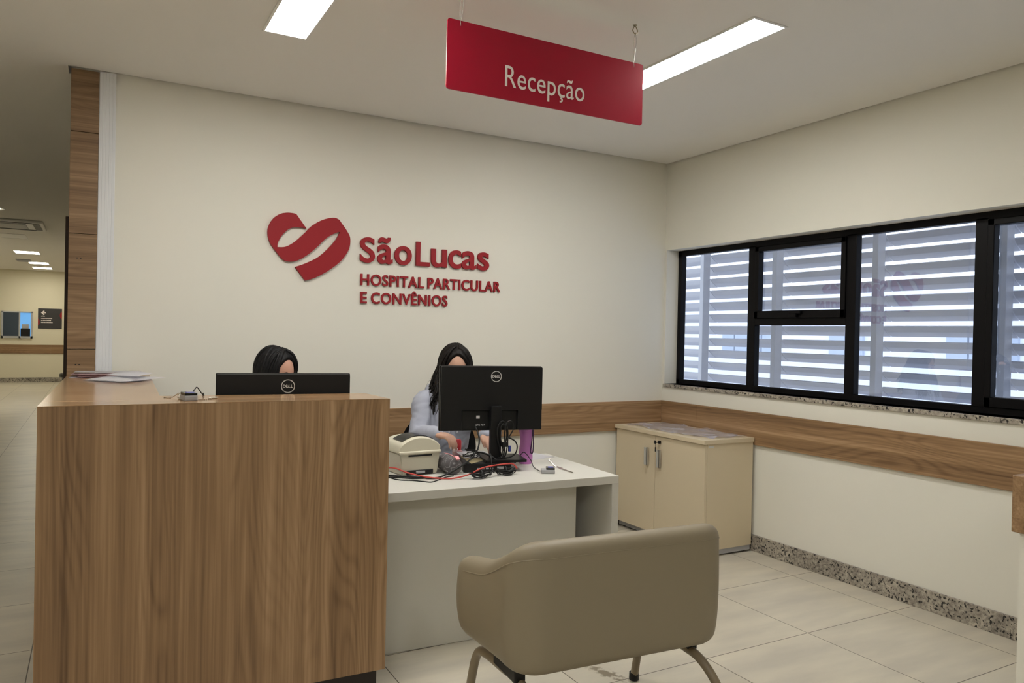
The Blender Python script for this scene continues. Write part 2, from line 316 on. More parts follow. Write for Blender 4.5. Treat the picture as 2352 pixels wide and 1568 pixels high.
struct('wall_left', bx(-3.6, -3.45, -4.2, 22.5, 0, H), M['hallwall'])
struct('wall_front', bx(-3.45, W, -4.2, -4.05, 0, H), M['wall'])
struct('wall_far', bx(-3.45, 1.65, 22.3, 22.45, 0, H), M['hallwall'])
struct('wall_hall', bx(1.65, 1.8, D + .13, 22.45, 0, H), M['hallwall'])
# low wall at the right edge of the view, with its wooden band
struct('wall_low', bx(3.062, 3.93, 1.37, 1.545, 0, .93), M['wall'])
b = BM(); box(b, 3.045, 3.93, 1.345, 1.568, .724, .940, .004); struct('trim_4', b, M['wx'])
# wooden bands (chair rails)
def rail(bm, along, a, bnd, const, sgn):
    for s, e in zip(bnd, bnd[1:]):
        if along == 'x': box(bm, s + .0006, e - .0006, const - .020, const, .719, .939, .0015, 1)
        else: box(bm, const - .020, const, s + .0006, e - .0006, .719, .939, .0015, 1)
b = BM(); rail(b, 'x', 0, [.08, 2.72, W - .02], D, 1); struct('trim_1', b, M['wx'])
b = BM(); rail(b, 'y', 0, [1.57, 4.22, D], W, 1); struct('trim_2', b, M['wy'])
b = BM(); rail(b, 'x', 0, [-3.45, -1.0, 1.65], 22.3, 1); struct('trim_3', b, M['wx'])
struct('baseboard_right', bx(W - .018, W, 1.547, D - .018, 0, .11, bev=.002), M['gran'])
struct('baseboard_back', bx(.08, W, D - .018, D, 0, .11, bev=.002), M['gran'])
struct('baseboard_far', bx(-3.45, 1.65, 22.28, 22.3, 0, .12), M['gran'])
# wood-clad wall end: stacked boards with fine joints, two pairs of screw holes
cl = BM()
for z0_, z1_ in ((0, .66), (.66, 1.307), (1.307, 1.92), (1.92, 2.46), (2.46, 2.79)): box(cl, -.135, -.004, D - .022, D, z0_ + .0015, z1_ - .0015, .001, 1); box(cl, -.135, -.121, D, D + .14, z0_ + .0015, z1_ - .0015, .001, 1)
col = struct('trim_5', cl, M['wcol'])
b = BM()
for zc in (1.225, 1.79):
    for xx in (-.095, -.078): lathe(b, [(.0, .0), (.0035, .0), (.0035, .002), (0, .002)], (0, 0, 0), 8); [setattr(v, 'co', Vector((xx + v.co.x, D - .0225 - v.co.z, zc + v.co.y))) for v in b.verts[-18:]]
link('screw_hole', b, M['rubber'], col)
# white ribbed strip beside it
pts = []
n = 5; x0, x1 = -.003, .076
prof = [(x0, D)]
for i in range(n):
    a = x0 + (x1 - x0) * i / n; e = (x1 - x0) / n
    prof += [(a, D - .0157), (a + e * .14, D - .0166), (a + e * .86, D - .0166), (a + e, D - .0157)]
prof.append((x1, D)); struct('trim_6', prism(BM(), prof, 0, H - .004), M['ribbed'])
# dark door leaf far down the hall, just beside the wall end
dd = struct('door_1', bx(-.30, .62, 7.20, 7.245, 0.005, 2.33, bev=.003), M['darkwood'])
dd.location.x = .065
link('door_handle', tube(BM(), [(-.22, 7.2, 1.0), (-.22, 7.15, 1.0), (-.10, 7.15, 1.0)], .009), M['alu'], dd)

# window: black frame, seven panes, sill
win = BM(); y0, y1, zb, zt = .62, 4.605, 1.072, 2.122; xf0, xf1 = GX - .005, GX + .045
box(win, xf0, xf1, y0, y1, zt - .042, zt, .002, 1); box(win, xf0, xf1, y0, y1, zb, zb + .036, .002, 1)
box(win, xf0, xf1, y1 - .038, y1, zb, zt, .002, 1); box(win, xf0, xf1, y0, y0 + .038, zb, zt, .002, 1)
wobj = struct('window_1', win, M['frame'])
def bar(name, ya, yb, za, zb_, x0=xf0, x1=xf1): return link(name, bx(x0, x1, ya, yb, za, zb_, bev=.002), M['frame'], wobj)
for ya, yb in ((3.80, 3.868), (3.003, 3.070), (2.228, 2.296), (1.43, 1.50)): bar('mullion', ya, yb, zb + .03, zt - .03)
panes = [(3.868, 4.567, zb + .036, zt - .042), (2.296, 3.003, zb + .036, zt - .042), (.66, 1.43, zb + .036, zt - .042)]
for ya, yb in ((3.070, 3.80), (1.50, 2.228)):
    if ya > 2: bar('transom', ya, yb, 1.532, 1.580); za = 1.580; panes.append((ya, yb, zb + .036, 1.532))
    else: za = zb + .036
    v = BM(); x0, x1 = xf0 - .012, xf1 - .01; t = .034
    box(v, x0, x1, ya, yb, zt - .042 - t, zt - .042, .003, 1); box(v, x0, x1, ya, yb, za, za + t + .018, .003, 1); box(v, x0, x1, ya, ya + t, za, zt - .042, .003, 1); box(v, x0, x1, yb - t, yb, za, zt - .042, .003, 1)
    s = link('vent_sash', v, M['frame'], wobj)
    h = BM(); box(h, x0 - .022, x0 + .004, (ya + yb) / 2 - .05, (ya + yb) / 2 + .05, za + .028, za + .05, .004); box(h, x0 - .026, x0 - .012, (ya + yb) / 2 - .02, (ya + yb) / 2 + .04, za + .004, za + .032, .003)
    link('latch', h, M['frame'], s)
    panes.append((ya + t, yb - t, za + t + .018, zt - .042 - t))
for p in panes: link('pane', bx(GX + .018, GX + .022, p[0] - .008, p[1] + .008, p[2] - .008, p[3] + .008), M['glass'], wobj)
struct('trim_7', bx(W - .014, GX + .02, .60, 4.612, 1.046, 1.072, bev=.002), M['gran'])

# far wall: service hatch with a blue-lit room behind it
wf = BM(); xa, xb, za, zb2, yy = -2.05, -1.40, 1.10, 1.765, 22.3
for a in ((xa, xb, za, za + .05), (xa, xb, zb2 - .03, zb2), (xa, xa + .035, za, zb2), (xb - .035, xb, za, zb2), (xa + .36, xa + .39, za, zb2)): box(wf, a[0], a[1], yy - .04, yy, a[2], a[3])
wob = struct('window_2', wf, M['alu'])
link('smoked_pane', bx(xa + .03, xa + .365, yy - .028, yy - .02, za + .04, zb2 - .025), M['hatchdark'], wob)
link('blue_pane', bx(xa + .385, xb - .03, yy - .014, yy - .008, za + .04, zb2 - .025), M['hatchblue'], wob)
t = thing('office_printer', 'dark office printer seen through the blue service hatch of the far wall', 'printer', (xa + .50, yy - .018, za + .05))
link('housing', bx(-.10, .10, -.012, .006, .0, .19, bev=.006), M['black'], t); link('document_feeder', bx(-.075, .07, -.014, .006, .19, .30, bev=.008), M['grey'], t)

# ------------------------------------------------------------------ outside
gy = struct('ground', bx(4.2, 60, -30, 60, -.35, -.3), M['out'])
lv = thing('louvre_screen', 'grey metal louvre screen with tilted blades outside the window', 'sunshade', (4.6, 2.5, 0))
ys = [5.50, 4.80, 4.022, 3.182, 2.384, 1.57, .75, -.07]
for i, y in enumerate(ys):
    p = BM(); box(p, 4.475, 4.55, y - .021, y + .021, -.3, 2.85, .002, 1); link('post', p, M['louv'], lv, world=True)
for a, c in zip(ys, ys[1:]):
    bl = BM(); z = 0.90
    while z < 2.75:
        th = math.radians(35); d = .052
        q = [(4.62 - d * math.cos(th) - .004, z + d * math.sin(th)), (4.62 - d * math.cos(th) + .006, z + d * math.sin(th) + .006), (4.62 + d * math.cos(th) + .004, z - d * math.sin(th) + .004), (4.62 + d * math.cos(th), z - d * math.sin(th) - .004), (4.62 - .2 * d, z - .005)]
        lo = [bl.verts.new((u, c + .004, s)) for u, s in q]; hi = [bl.verts.new((u, a - .004, s)) for u, s in q]; bl.faces.new(lo); bl.faces.new(hi[::-1])
        for k in range(5): bl.faces.new((lo[k], lo[(k + 1) % 5], hi[(k + 1) % 5], hi[k]))
        z += .1008
    link('blade_panel', bl, M['louv'], lv, world=True)
bd = thing('building', 'pale building with a row of windows glimpsed between the louvre blades', 'building', (24, 16, -.3))
link('facade', bx(20, 30, 6, 30, -.3, 3.2), M['outw'], bd, world=True)
for ya, n_ in ((7.0, 2), (10.2, 3), (14.5, 2), (17.8, 4), (24.5, 2)):
    b = BM(); [box(b, 19.9, 20.05, ya + i * .62, ya + i * .62 + .55, 1.0, 1.75) for i in range(n_)]; link('window', b, M['outg'], bd, world=True)
tr = thing('tree', 'green bushy tree glimpsed outside behind the louvre blades at the right', 'tree', (11, 3.1, -.3))
b = BM()
for i in range(60):
    a, r = random.random() * 6.28, random.random() ** .5 * 1.2; bmesh.ops.create_icosphere(b, subdivisions=2, radius=random.uniform(.25, .5), matrix=Matrix.Translation((11 + r * math.cos(a), 3.1 + r * math.sin(a), random.uniform(.6, 2.0))))
for v in b.verts: v.co += v.normal * .15 * noise.noise(v.co * 5) if v.normal.length else Vector()
link('crown', b, M['leaf'], tr, world=True, smooth=True); link('trunk', tube(BM(), [(11, 3.1, -.3), (11.03, 3.12, .9)], [.1, .07]), M['darkwood'], tr, world=True)

# ------------------------------------------------------------------ ceiling lights
def ceiling_light(label, x0, x1, y0, y1, m, group='recessed ceiling light panels'):
    t = thing('ceiling_light', label, 'ceiling light', ((x0 + x1) / 2, (y0 + y1) / 2, H), 0, group)
    f = BM(); e = .012
    for a in ((x0 - e, x0, y0 - e, y1 + e), (x1, x1 + e, y0 - e, y1 + e), (x0, x1, y0 - e, y0), (x0, x1, y1, y1 + e)): box(f, a[0], a[1], a[2], a[3], H - .006, H, .001, 1)
    link('frame', f, M['white'], t, world=True); link('diffuser', bx(x0, x1, y0, y1, H - .003, H - .0005), m, t, world=True); return t
ceiling_light('long lit ceiling panel cut off by the top edge, left of the hanging sign', .655, .838, 2.325, 3.575, M['panel'])
ceiling_light('long lit ceiling panel partly behind the right end of the red hanging sign', 2.43, 2.613, 2.325, 3.575, M['panel'])
ceiling_light('lit ceiling panel above the open floor in front of the counter, out of frame', .655, .838, -1.6, -.35, M['panel'])
ceiling_light('added fill panel on the lobby ceiling left of the counter, out of frame', -1.12, -.937, -1.6, -.35, M['panel'])  # unseen lamp, added to lift the left ceiling, counter and armchair
ceiling_light('added fill panel on the lobby ceiling far left of the counter, out of frame', -2.895, -2.712, 2.325, 3.575, M['panel'])  # another unseen lamp, added to brighten the ceiling at the left
ceiling_light('added fill panel on the hall ceiling, out of frame', -2.895, -2.712, 14.5, 15.75, M['panel'], 'far hall ceiling lights')  # unseen fill lamp added to brighten the hall floor and far wall
ceiling_light('nearest of the three lit panels on the far hall ceiling', -1.36, -.97, 16.6, 17.15, M['panelh'], 'far hall ceiling lights')
ceiling_light('middle one of the three lit panels on the far hall ceiling', -1.31, -.955, 19.3, 19.85, M['panelh'], 'far hall ceiling lights')
ceiling_light('farthest of the three lit panels, close to the far hall wall', -1.34, -.96, 20.9, 21.45, M['panelh'], 'far hall ceiling lights')
ceiling_light('unlit ceiling panel of the hall behind the air conditioner', -1.75, -.98, 13.6, 14.25, M['white'], 'far hall ceiling lights')
t = thing('downlight', 'bright round downlight at the left edge above the air conditioner', 'ceiling light', (-1.115, 10.7, H))
link('trim_ring', lathe(BM(), [(.11, -.004), (.15, -.012), (.16, 0), (.11, 0), (.11, -.004)], n=28), M['white'], t, True); link('lamp', lathe(BM(), [(0, -.014), (.07, -.012), (.11, -.003), (0, -.002)], n=28), M['panelh'], t, True)
t = thing('air_conditioner', 'square ceiling cassette air conditioner in the dim hall', 'air conditioner', (-1.12, 12.15, H - .0008))
b = BM(); box(b, -.48, .48, -.48, .48, -.035, 0, .012); link('face_panel', b, M['white'], t)
b = BM()
for a in ((-.36, .36, -.44, -.36), (-.36, .36, .36, .44), (-.44, -.36, -.36, .36), (.36, .44, -.36, .36)): box(b, a[0], a[1], a[2], a[3], -.040, -.034, .002, 1)
link('air_slot', b, M['black'], t); link('intake_grille', bx(-.28, .28, -.28, .28, -.042, -.034, bev=.004), M['grey'], t)
t = thing('air_vent', 'small grey air vent on the hall ceiling beside the lit panels', 'vent', (-1.36, 18.9, H))
b = BM(); box(b, -.13, .13, -.25, .25, -.02, 0, .003); link('frame', b, M['grey'], t)
b = BM(); [box(b, -.11, .11, -.22 + i * .06, -.19 + i * .06, -.025, -.018) for i in range(8)]; link('grille', b, M['louv'], t)

# directory sign on the far wall
t = thing('directory_sign', 'charcoal direction sign with white arrow and red curves on the far wall', 'sign', (-1.03, 22.3, 1.60))
link('board', bx(-.258, .258, -.012, 0, -.255, .255, bev=.002), M['sign_dark'], t)
arr = BM(); prism_xz(arr, [(-.195, .145), (-.135, .205), (-.115, .185), (-.148, .155), (-.09, .155), (-.09, .135), (-.148, .135), (-.115, .105), (-.135, .085)], -.015, -.011); link('arrow', arr, M['signtext'], t)
for k, (wd, z) in enumerate(((.09, .06), (.25, .005), (.22, -.045), (.25, -.097))):
    l = BM(); rs = random.Random(k); x = -.19
    while x < -.19 + wd - .01:
        e = rs.uniform(.010, .02); box(l, x, min(x + e, -.19 + wd), -.014, -.011, z - .009, z + rs.choice((.009, .009, .016))); x += e + .005
    link('text_line', l, M['signtext'], t)
for cx, cz, r, lo, hi in ((.34, .09, .13, .0, 0), (-.36, -.09, .14, 0, 0)):
    pts = [(cx + r * math.cos(a), cz + r * math.sin(a)) for a in [2 * PI * i / 48 for i in range(48)]]; pts = [p for p in pts if -.257 < p[0] < .257]
    pts.sort(key=lambda p: p[1]); e = .257 if cx > 0 else -.257
    link('red_curve', prism_xz(BM(), [(e, pts[0][1])] + pts + [(e, pts[-1][1])], -.0145, -.0115), M['red'], t)
t = thing('waste_bin', 'black waste bin in the hall just behind the left counter edge', 'bin', (-.335, 15.0, 0)); t.scale = (1, 1, 1.37)
link('bucket', lathe(BM(), [(0, 0), (.15, 0), (.17, .40), (.155, .40), (.14, .02), (0, .02)], n=28), M['black'], t, True); link('rim', lathe(BM(), [(.165, .40), (.215, .405), (.215, .44), (.19, .455), (.15, .45), (.15, .40), (.165, .40)], n=28), M['blackg'], t, True)

# ------------------------------------------------------------------ hanging sign
sg = thing('hanging_sign', 'red acrylic sign with white lettering Recepção hanging from the ceiling', 'sign', (1.627, 2.65, 2.366))
def rrect(x0, x1, z0, z1, r, n=5):
    o = []
    for cx, cz, a in ((x1 - r, z1 - r, 0), (x0 + r, z1 - r, 90), (x0 + r, z0 + r, 180), (x1 - r, z0 + r, 270)):
        o += [(cx + r * math.cos(math.radians(a + 90 * i / n)), cz + r * math.sin(math.radians(a + 90 * i / n))) for i in range(n + 1)]
    return o
link('sign_panel', prism_xz(BM(), rrect(1.155, 2.099, 2.366, 2.635, .012), 2.650, 2.655), M['signred'], sg, world=True)
link('lettering', text('Recepção', 1.409, 1.789, 2.4195, .083, 2.650, .0015, 0.0, 'R', 1.04), M['signtext'], sg, world=True)
for x in (1.215, 2.052):
    hk = BM(); tube(hk, [(x - .012, 2.652, H - .001), (x + .004, 2.652, H - .008), (x + .013, 2.652, H - .026), (x, 2.652, H - .038), (x - .013, 2.652, H - .026), (x - .006, 2.652, H - .008), (x, 2.652, H)], .0022, 8, smooth=5); lathe(hk, [(0, 0), (.009, 0), (.009, -.002), (0, -.002)], (x, 2.652, H), 12)
    link('ceiling_hook', hk, M['hook'], sg, True, True)
    cd = BM(); tube(cd, [(x - .004, 2.649, 2.62), (x - .009, 2.648, 2.66), (x - .006, 2.652, 2.72), (x - .001, 2.652, H - .037), (x + .004, 2.652, H - .037), (x + .007, 2.652, 2.72), (x + .004, 2.657, 2.66), (x - .003, 2.657, 2.62), (x - .004, 2.653, 2.615)], .0011, 6, True, smooth=4); link('nylon_loop', cd, M['ringm'], sg, True, True)

# ------------------------------------------------------------------ wall sign
ws = thing('wall_sign', 'dark red raised heart emblem and hospital lettering on the back wall', 'sign', (1.66, D, 1.60))
HE = [(1.0471, 2.1328, 1), (1.1085, 2.0516, 1), (1.0588, 2.0543, 0), (1.0113, 2.0432, 0), (.9662, 2.0002, 0), (.9422, 1.9537, 0), (.9394, 1.9261, 1), (.9863, 1.9317, 0), (1.0399, 1.9648, 0), (1.0939, 2.0177, 0), (1.1415, 2.0692, 0), (1.2038, 2.1112, 0), (1.2675, 2.1313, 0), (1.3035, 2.1261, 0), (1.3241, 2.1045, 0), (1.3667, 2.0475, 0), (1.3821, 2.0058, 0), (1.3724, 1.9406, 0), (1.3229, 1.8657, 0), (1.2381, 1.7966, 0), (1.1612, 1.7535, 0), (1.1073, 1.7352, 1), (1.046, 1.8143, 1), (1.1109, 1.8414, 0), (1.1869, 1.8849, 0), (1.2495, 1.9458, 0), (1.2915, 1.9986, 0), (1.3158, 2.0468, 1), (1.2943, 2.0415, 0), (1.2342, 2.0046, 0), (1.1718, 1.94, 0), (1.1169, 1.8906, 0), (1.0624, 1.8556, 0), (1.0115, 1.8439, 0), (.9742, 1.8532, 0), (.9434, 1.8854, 0), (.8992, 1.9436, 0), (.8818, 1.9932, 0), (.8843, 2.041, 0), (.9099, 2.091, 0), (.9493, 2.1234, 0), (.9894, 2.1355, 0), (1.0266, 2.1364, 0)]
def cornered(P):
    ci = [i for i, p in enumerate(P) if p[2]]; out = []; n = len(P)
    for a, c in zip(ci, ci[1:] + [ci[0] + n]):
        seg = [(P[i % n][0], P[i % n][1], 0) for i in range(a, c + 1)]
        out += [(v.x, v.y) for v in (spline(seg, 6) if len(seg) > 2 else [Vector(s) for s in seg])][:-1]
    return out
link('heart_emblem', prism_xz(BM(), cornered(HE), D - .018, D), M['red'], ws, world=True)
nm = BM(); me_ = bpy.data.meshes.new('x')
for ch, xa_, xb_, k_ in (('S', 1.4476, 1.5449, 1.0), ('ã', 1.5622, 1.6635, 1.13), ('o', 1.6776, 1.7939, 1.13), ('L', 1.8247, 1.9204, 1.0), ('u', 1.9316, 2.0435, 1.13), ('c', 2.0578, 2.1494, 1.13), ('a', 2.1553, 2.2623, 1.13), ('s', 2.2732, 2.3616, 1.13)):
    q = text(ch, xa_, xb_, 1.874, .154 * k_, D, .018, .016, 'L'); q.to_mesh(me_); q.free(); nm.from_mesh(me_)
link('lettering', nm, M['red'], ws, world=True)
link('lettering', text('HOSPITAL', 1.4551, 1.8859, 1.727, .070, D, .015, .016, 'H', 1.08), M['red'], ws, world=True)
link('lettering', text('PARTICULAR', 1.9109, 2.4536, 1.7265, .070, D, .015, .016, 'H', 1.08), M['red'], ws, world=True)
link('lettering', text('E', 1.457, 1.4981, 1.613, .070, D, .015, .016, 'E', 1.08), M['red'], ws, world=True)
link('lettering', text('CONVÊNIOS', 1.5266, 2.0553, 1.613, .070, D, .015, .016, 'E', 1.08), M['red'], ws, world=True)

# ------------------------------------------------------------------ reception counter
ct = thing('reception_counter', 'tall L-shaped walnut reception counter with dark kick base', 'counter', (-.164, 2.856, 0), math.radians(-1.05)); CT = 1.168
top = [(0, 0), (1.185, 0), (1.168, .276), (.375, .326), (.392, 1.765), (.0, 1.765)]
link('counter_top', prism(BM(), top, CT - .0012, CT), M['wtop'], ct); link('top_core', prism(BM(), [(.023, .023), (1.183, .023), (1.167, .274), (.375, .324), (.391, 1.742), (.023, 1.742)], CT - .03, CT - .0014), M['wtop'], ct)
link('front_panel', bx(0, 1.185, 0, .022, .095, CT - .0014), M['wz'], ct)
link('side_panel', bx(0, .022, .022, 1.765, .095, CT - .0014), M['wz'], ct)
link('inner_panel', bx(.352, .374, .34, 1.74, .095, CT - .031), M['deskpanel'], ct)
b = BM(); box(b, .03, 1.165, .045, .065, 0, .095); box(b, .045, .065, .065, 1.74, 0, .095); link('kick_base', b, M['kick'], ct)
link('end_panel', bx(.022, .375, 1.745, 1.765, .095, CT - .0014), M['wz'], ct)

# ------------------------------------------------------------------ white desk
DZ = .75
dk = thing('desk', 'long off-white laminate desk behind the counter with solid side panel', 'desk', (1.094, 3.017, 0), math.radians(-2.45))
link('desktop', bx(-.66, 1.163, 0, .735, DZ - .038, DZ, bev=.0015), M['desk'], dk)
link('side_panel', prism(BM(), [(1.125, 0), (1.163, 0), (1.163, .735), (1.125, .735)], 0, DZ - .038), M['desk'], dk)
link('modesty_panel', bx(-.64, 1.012, .150, .172, .002, DZ - .038), M['deskpanel'], dk)
link('side_panel', bx(-.66, -.625, .176, .735, 0, DZ - .038), M['desk'], dk)

# ------------------------------------------------------------------ monitors
def monitor(label, loc, rz, w, h, zc, colx, logo_x, base_z, tilt):
    t = thing('monitor', label, 'monitor', (loc[0], loc[1], base_z), rz, 'black monitors seen from behind'); z0 = zc - h / 2 - base_z; z1 = zc + h / 2 - base_z
    hs = BM(); box(hs, -w / 2, w / 2, -.006, .020, z0, z1, .003)
    rz1 = z0 + .105; a, c = -.155, .135
    prism_xz(hs, rrect(-w / 2 + .004, w / 2 - .004, rz1, z1 - .003, .006), -.034, -.004)
    box(hs, -w / 2 + .004, a, -.034, -.004, z0 + .004, rz1 + .004, .003); box(hs, c, w / 2 - .004, -.034, -.004, z0 + .004, rz1 + .004, .003)
    o = link('housing', hs, M['black'], t)
    box_ = BM(); box(box_, a, c, -.012, -.005, z0 + .008, rz1 - .004); link('port_bay', box_, M['rubber'], o)
    lx, lz, r = logo_x, z1 - .052, .028
    rg = BM(); N_ = 40
    pr = [(r - .0035, 0), (r, 0), (r, .0015), (r - .0035, .0015), (r - .0035, 0)]
    lathe(rg, pr, n=N_)
    for v in rg.verts: v.co = Vector((lx + v.co.x, -.0335 - v.co.z, lz + v.co.y))
    tx = text('D', lx - .0205, lx - .0095, lz - .006, .0125, -.0335, .0015, .03, 'D'); me_ = bpy.data.meshes.new('x')
    for (s, a0, a1, tilt) in (('E', lx - .0092, lx + .0012, 35), ('L', lx + .0022, lx + .0105, 0), ('L', lx + .0115, lx + .0205, 0)):
        q = text(s, a0, a1, lz - .006, .0125, -.0335, .0015, .03, s)
        if tilt:
            cx, cz = (a0 + a1) / 2, lz; k = math.radians(tilt)
            for v in q.verts: dx, dz = v.co.x - cx, v.co.z - cz; v.co.x = cx + dx * math.cos(k) - dz * math.sin(k); v.co.z = cz + dx * math.sin(k) + dz * math.cos(k)
        q.to_mesh(me_); q.free(); tx.from_mesh(me_)
    tx.to_mesh(me_); tx.free(); rg.from_mesh(me_); bpy.data.meshes.remove(me_)
    link('round_emblem', rg, M['silver'], o)
    scr = link('screen', bx(-w / 2 + .006, w / 2 - .006, .0198, .0212, z0 + .02, z1 - .006), M['screen'], t)
    st = BM(); box(st, colx - .028, colx + .028, -.078, -.040, .010, z0 + .13, .004); box(st, colx - .026, colx + .026, -.05, -.008, z0 + .055, z0 + .12, .003); link('stand_column', st, M['black'], t)
    link('stand_base', prism(BM(), [(p[0], p[1]) for p in rrect(colx - .065, colx + .145, -.150, .05, .008)], 0, .012), M['black'], t)
    K = Vector((0, 0, (z0 + z1) / 2)); Rm = Matrix.Rotation(math.radians(1.5 if tilt > 5 else 0), 4, 'Y') @ Matrix.Rotation(math.radians(tilt), 4, 'X')
    for x_ in (o, scr): x_.matrix_basis = Matrix.Translation(K) @ Rm @ Matrix.Translation(-K)
    return t, o, z0
m2, h2, zb2_ = monitor('black monitor seen from behind on the white desk, cable loops on its stand', (1.777, 3.425), math.radians(-14), .536, .330, 1.104, .012, .018, DZ + .047, 9)
lab = BM(); box(lab, -.078, -.060, -.0135, -.012, zb2_ + .062, zb2_ + .077); link('white_label', lab, M['paper'], h2)
lab = BM()
for i, x in enumerate((-.080, -.072, -.064, -.052, -.046, -.038)): box(lab, x, x + .006, -.0135, -.012, zb2_ + .024 + .002 * (i % 2), zb2_ + .032 + .002 * (i % 2))
link('small_print', lab, M['grey'], h2)
m1, h1, _z = monitor('black monitor seen from behind with only its top edge above the counter', (.695, 3.222), math.radians(-8), .540, .335, 1.082, .005, .011, DZ, 4)

# slim computer lying under the monitor stand
t = thing('mini_computer', 'flat black computer lying under the monitor stand on the white desk', 'computer', (1.735, 3.39, DZ), math.radians(-17))
link('case', bx(-.128, .112, -.105, .16, .003, .046, bev=.004), M['black'], t)
pb = BM(); box(pb, .04, .075, -.108, -.104, .016, .028, .001, 1); link('video_port', pb, M['grey'], t)
pb = BM(); [box(pb, -.06 + i * .022, -.045 + i * .022, -.1065, -.104, .016, .023) for i in range(4)]; link('usb_ports', pb, M['grey'], t)
for x in (-.09, .085):
    for y in (-.08, .075): link('foot', lathe(BM(), [(0, 0), (.008, 0), (.008, .004), (0, .004)], (x, y, 0), 12), M['rubber'], t)

# ------------------------------------------------------------------ label printer
lp = thing('label_printer', 'beige desktop label printer with dark window at the left end of the desk', 'printer', (1.366, 3.355, DZ), math.radians(3)); lp.scale = (1.12, 1.0, 1.08)
def loft(bm, secs):
    rr = [[bm.verts.new(p) for p in s] for s in secs]; n = len(rr[0])
    for a, b_ in zip(rr, rr[1:]):
        for i in range(n): bm.faces.new((a[i], a[(i + 1) % n], b_[(i + 1) % n], b_[i]))
    bm.faces.new(rr[0][::-1]); bm.faces.new(rr[-1]); return bm
lo = BM()
loft(lo, [[(-.082, .006, .0), (.082, .006, .0), (.086, .225, .0), (-.086, .225, .0)], [(-.084, .002, .022), (.084, .002, .022), (.09, .23, .022), (-.09, .23, .022)], [(-.094, .0, .098), (.094, .0, .098), (.097, .232, .098), (-.097, .232, .098)]])
bmesh.ops.bevel(lo, geom=[e for e in lo.edges], offset=.004, segments=2, affect='EDGES'); link('lower_body', lo, M['prnd'], lp, True, sharp=35)
def arcsec(y, zs, ztop, wd, k=14):
    o = [(-wd, y, .1), (-wd, y, zs)]
    for i in range(1, k): u = -1 + 2 * i / k; o.append((wd * u, y, zs + (ztop - zs) * (1 - u * u) ** .8))
    return o + [(wd, y, zs), (wd, y, .1)]
up = BM(); loft(up, [arcsec(.0, .122, .164, .094), arcsec(.010, .128, .170, .096), arcsec(.07, .130, .172, .097), arcsec(.16, .128, .168, .097), arcsec(.222, .125, .158, .096), arcsec(.232, .112, .13, .093)])
link('lid', up, M['prn'], lp, True, sharp=50)
wn = BM(); gv = []
for j in range(9):
    row = []
    for i in range(13):
        u = -.80 + 1.58 * i / 12; y = .020 + .115 * j / 8; row.append(wn.verts.new((.097 * u, y, .130 + .042 * (1 - u * u) ** .8 + .0022)))
    gv.append(row)
for j in range(8):
    for i in range(12): wn.faces.new((gv[j][i], gv[j][i + 1], gv[j + 1][i + 1], gv[j + 1][i]))
bmesh.ops.solidify(wn, geom=wn.faces[:], thickness=.004); link('dark_window', wn, M['blackg'], lp, True)
hb = BM(); box(hb, -.099, .099, -.008, .01, .094, .108, .005, 3); link('front_ledge', hb, M['prn'], lp, True)
link('label_slot', bx(-.055, .055, -.003, .003, .084, .091), M['rubber'], lp)
pb = BM(); box(pb, -.062, .062, -.002, .006, .003, .024, .002, 1); o = link('connector_bay', pb, M['rubber'], lp)
pb = BM(); box(pb, -.02, .022, -.006, .0, .009, .019, .001, 1); link('connector', pb, M['grey'], lp)

# ------------------------------------------------------------------ pencil case, papers, bottle and other things on the desk
pc = thing('pencil_case', 'grey pencil case with white swirls and pink tag beside the printer', 'pencil case', (1.512, 3.285, DZ), math.radians(-6))
b = BM(); n = 28; secs = []
for y, k in ((0, .86), (.006, .97), (.02, 1.0), (.10, .98), (.17, .99), (.186, .95), (.19, .85)):
    secs.append([(k * (.045 * math.cos(2 * PI * i / n)), y, .0415 + k * (.041 * math.sin(2 * PI * i / n) * (1 if math.sin(2 * PI * i / n) > 0 else .98))) for i in range(n)])
loft(b, secs); link('pouch', b, M['casecl'], pc, True, sharp=60)
tube(b := BM(), [(.012, -.0, .078), (.012, .06, .0845), (.010, .13, .0845), (.01, .188, .078)], .0022, 6, smooth=4); link('zipper', b, M['pinktag'], pc)
link('tag', tube(BM(), [(.016, -.004, .074), (.016, -.008, .080), (.016, .012, .090), (.014, .03, .088)], [(.010, .0012)] * 4, 8, smooth=4), M['pinktag'], pc)

def sheet(name, label, pts, z, m, curl=.004, group=None, cat='paper', thick=.0008, seed=1, parent=None):
    """A sheet of paper lying with a slight wave: four plan corners."""
    n = 12; b = BM(); g = []
    A, B_, C_, D_ = [Vector((*p, 0)) for p in pts]
    for i in range(n + 1):
        row = []
        for j in range(n + 1):
            u, v = i / n, j / n; p = A * (1 - u) * (1 - v) + B_ * u * (1 - v) + C_ * u * v + D_ * (1 - u) * v
            e = max(abs(u - .5), abs(v - .5)) * 2
            p.z = z + curl * max(0, .5 * (1 + noise.noise(Vector((p.x * 7, p.y * 7, seed * 3.1)))) * (1 - e ** 2.2)); row.append(b.verts.new(p))
        g.append(row)
    for i in range(n):
        for j in range(n): b.faces.new((g[i][j], g[i + 1][j], g[i + 1][j + 1], g[i][j + 1]))
    bmesh.ops.solidify(b, geom=b.faces[:], thickness=-thick)
    o = link(name, b, m, parent, True, sharp=60)
    if parent is None: tag(o, label, cat, group)
    return o
sheet('envelope', 'tan paper envelope under the white papers on the flat black computer', [(1.612, 3.30), (1.725, 3.375), (1.76, 3.545), (1.655, 3.53)], DZ + .0475, M['kraft'], .004, cat='envelope', thick=.002)
sheet('paper_sheet', 'white form lying on the tan envelope below the receptionist hands', [(1.635, 3.42), (1.80, 3.43), (1.835, 3.60), (1.68, 3.64)], DZ + .054, M['paper'], .006, seed=3)
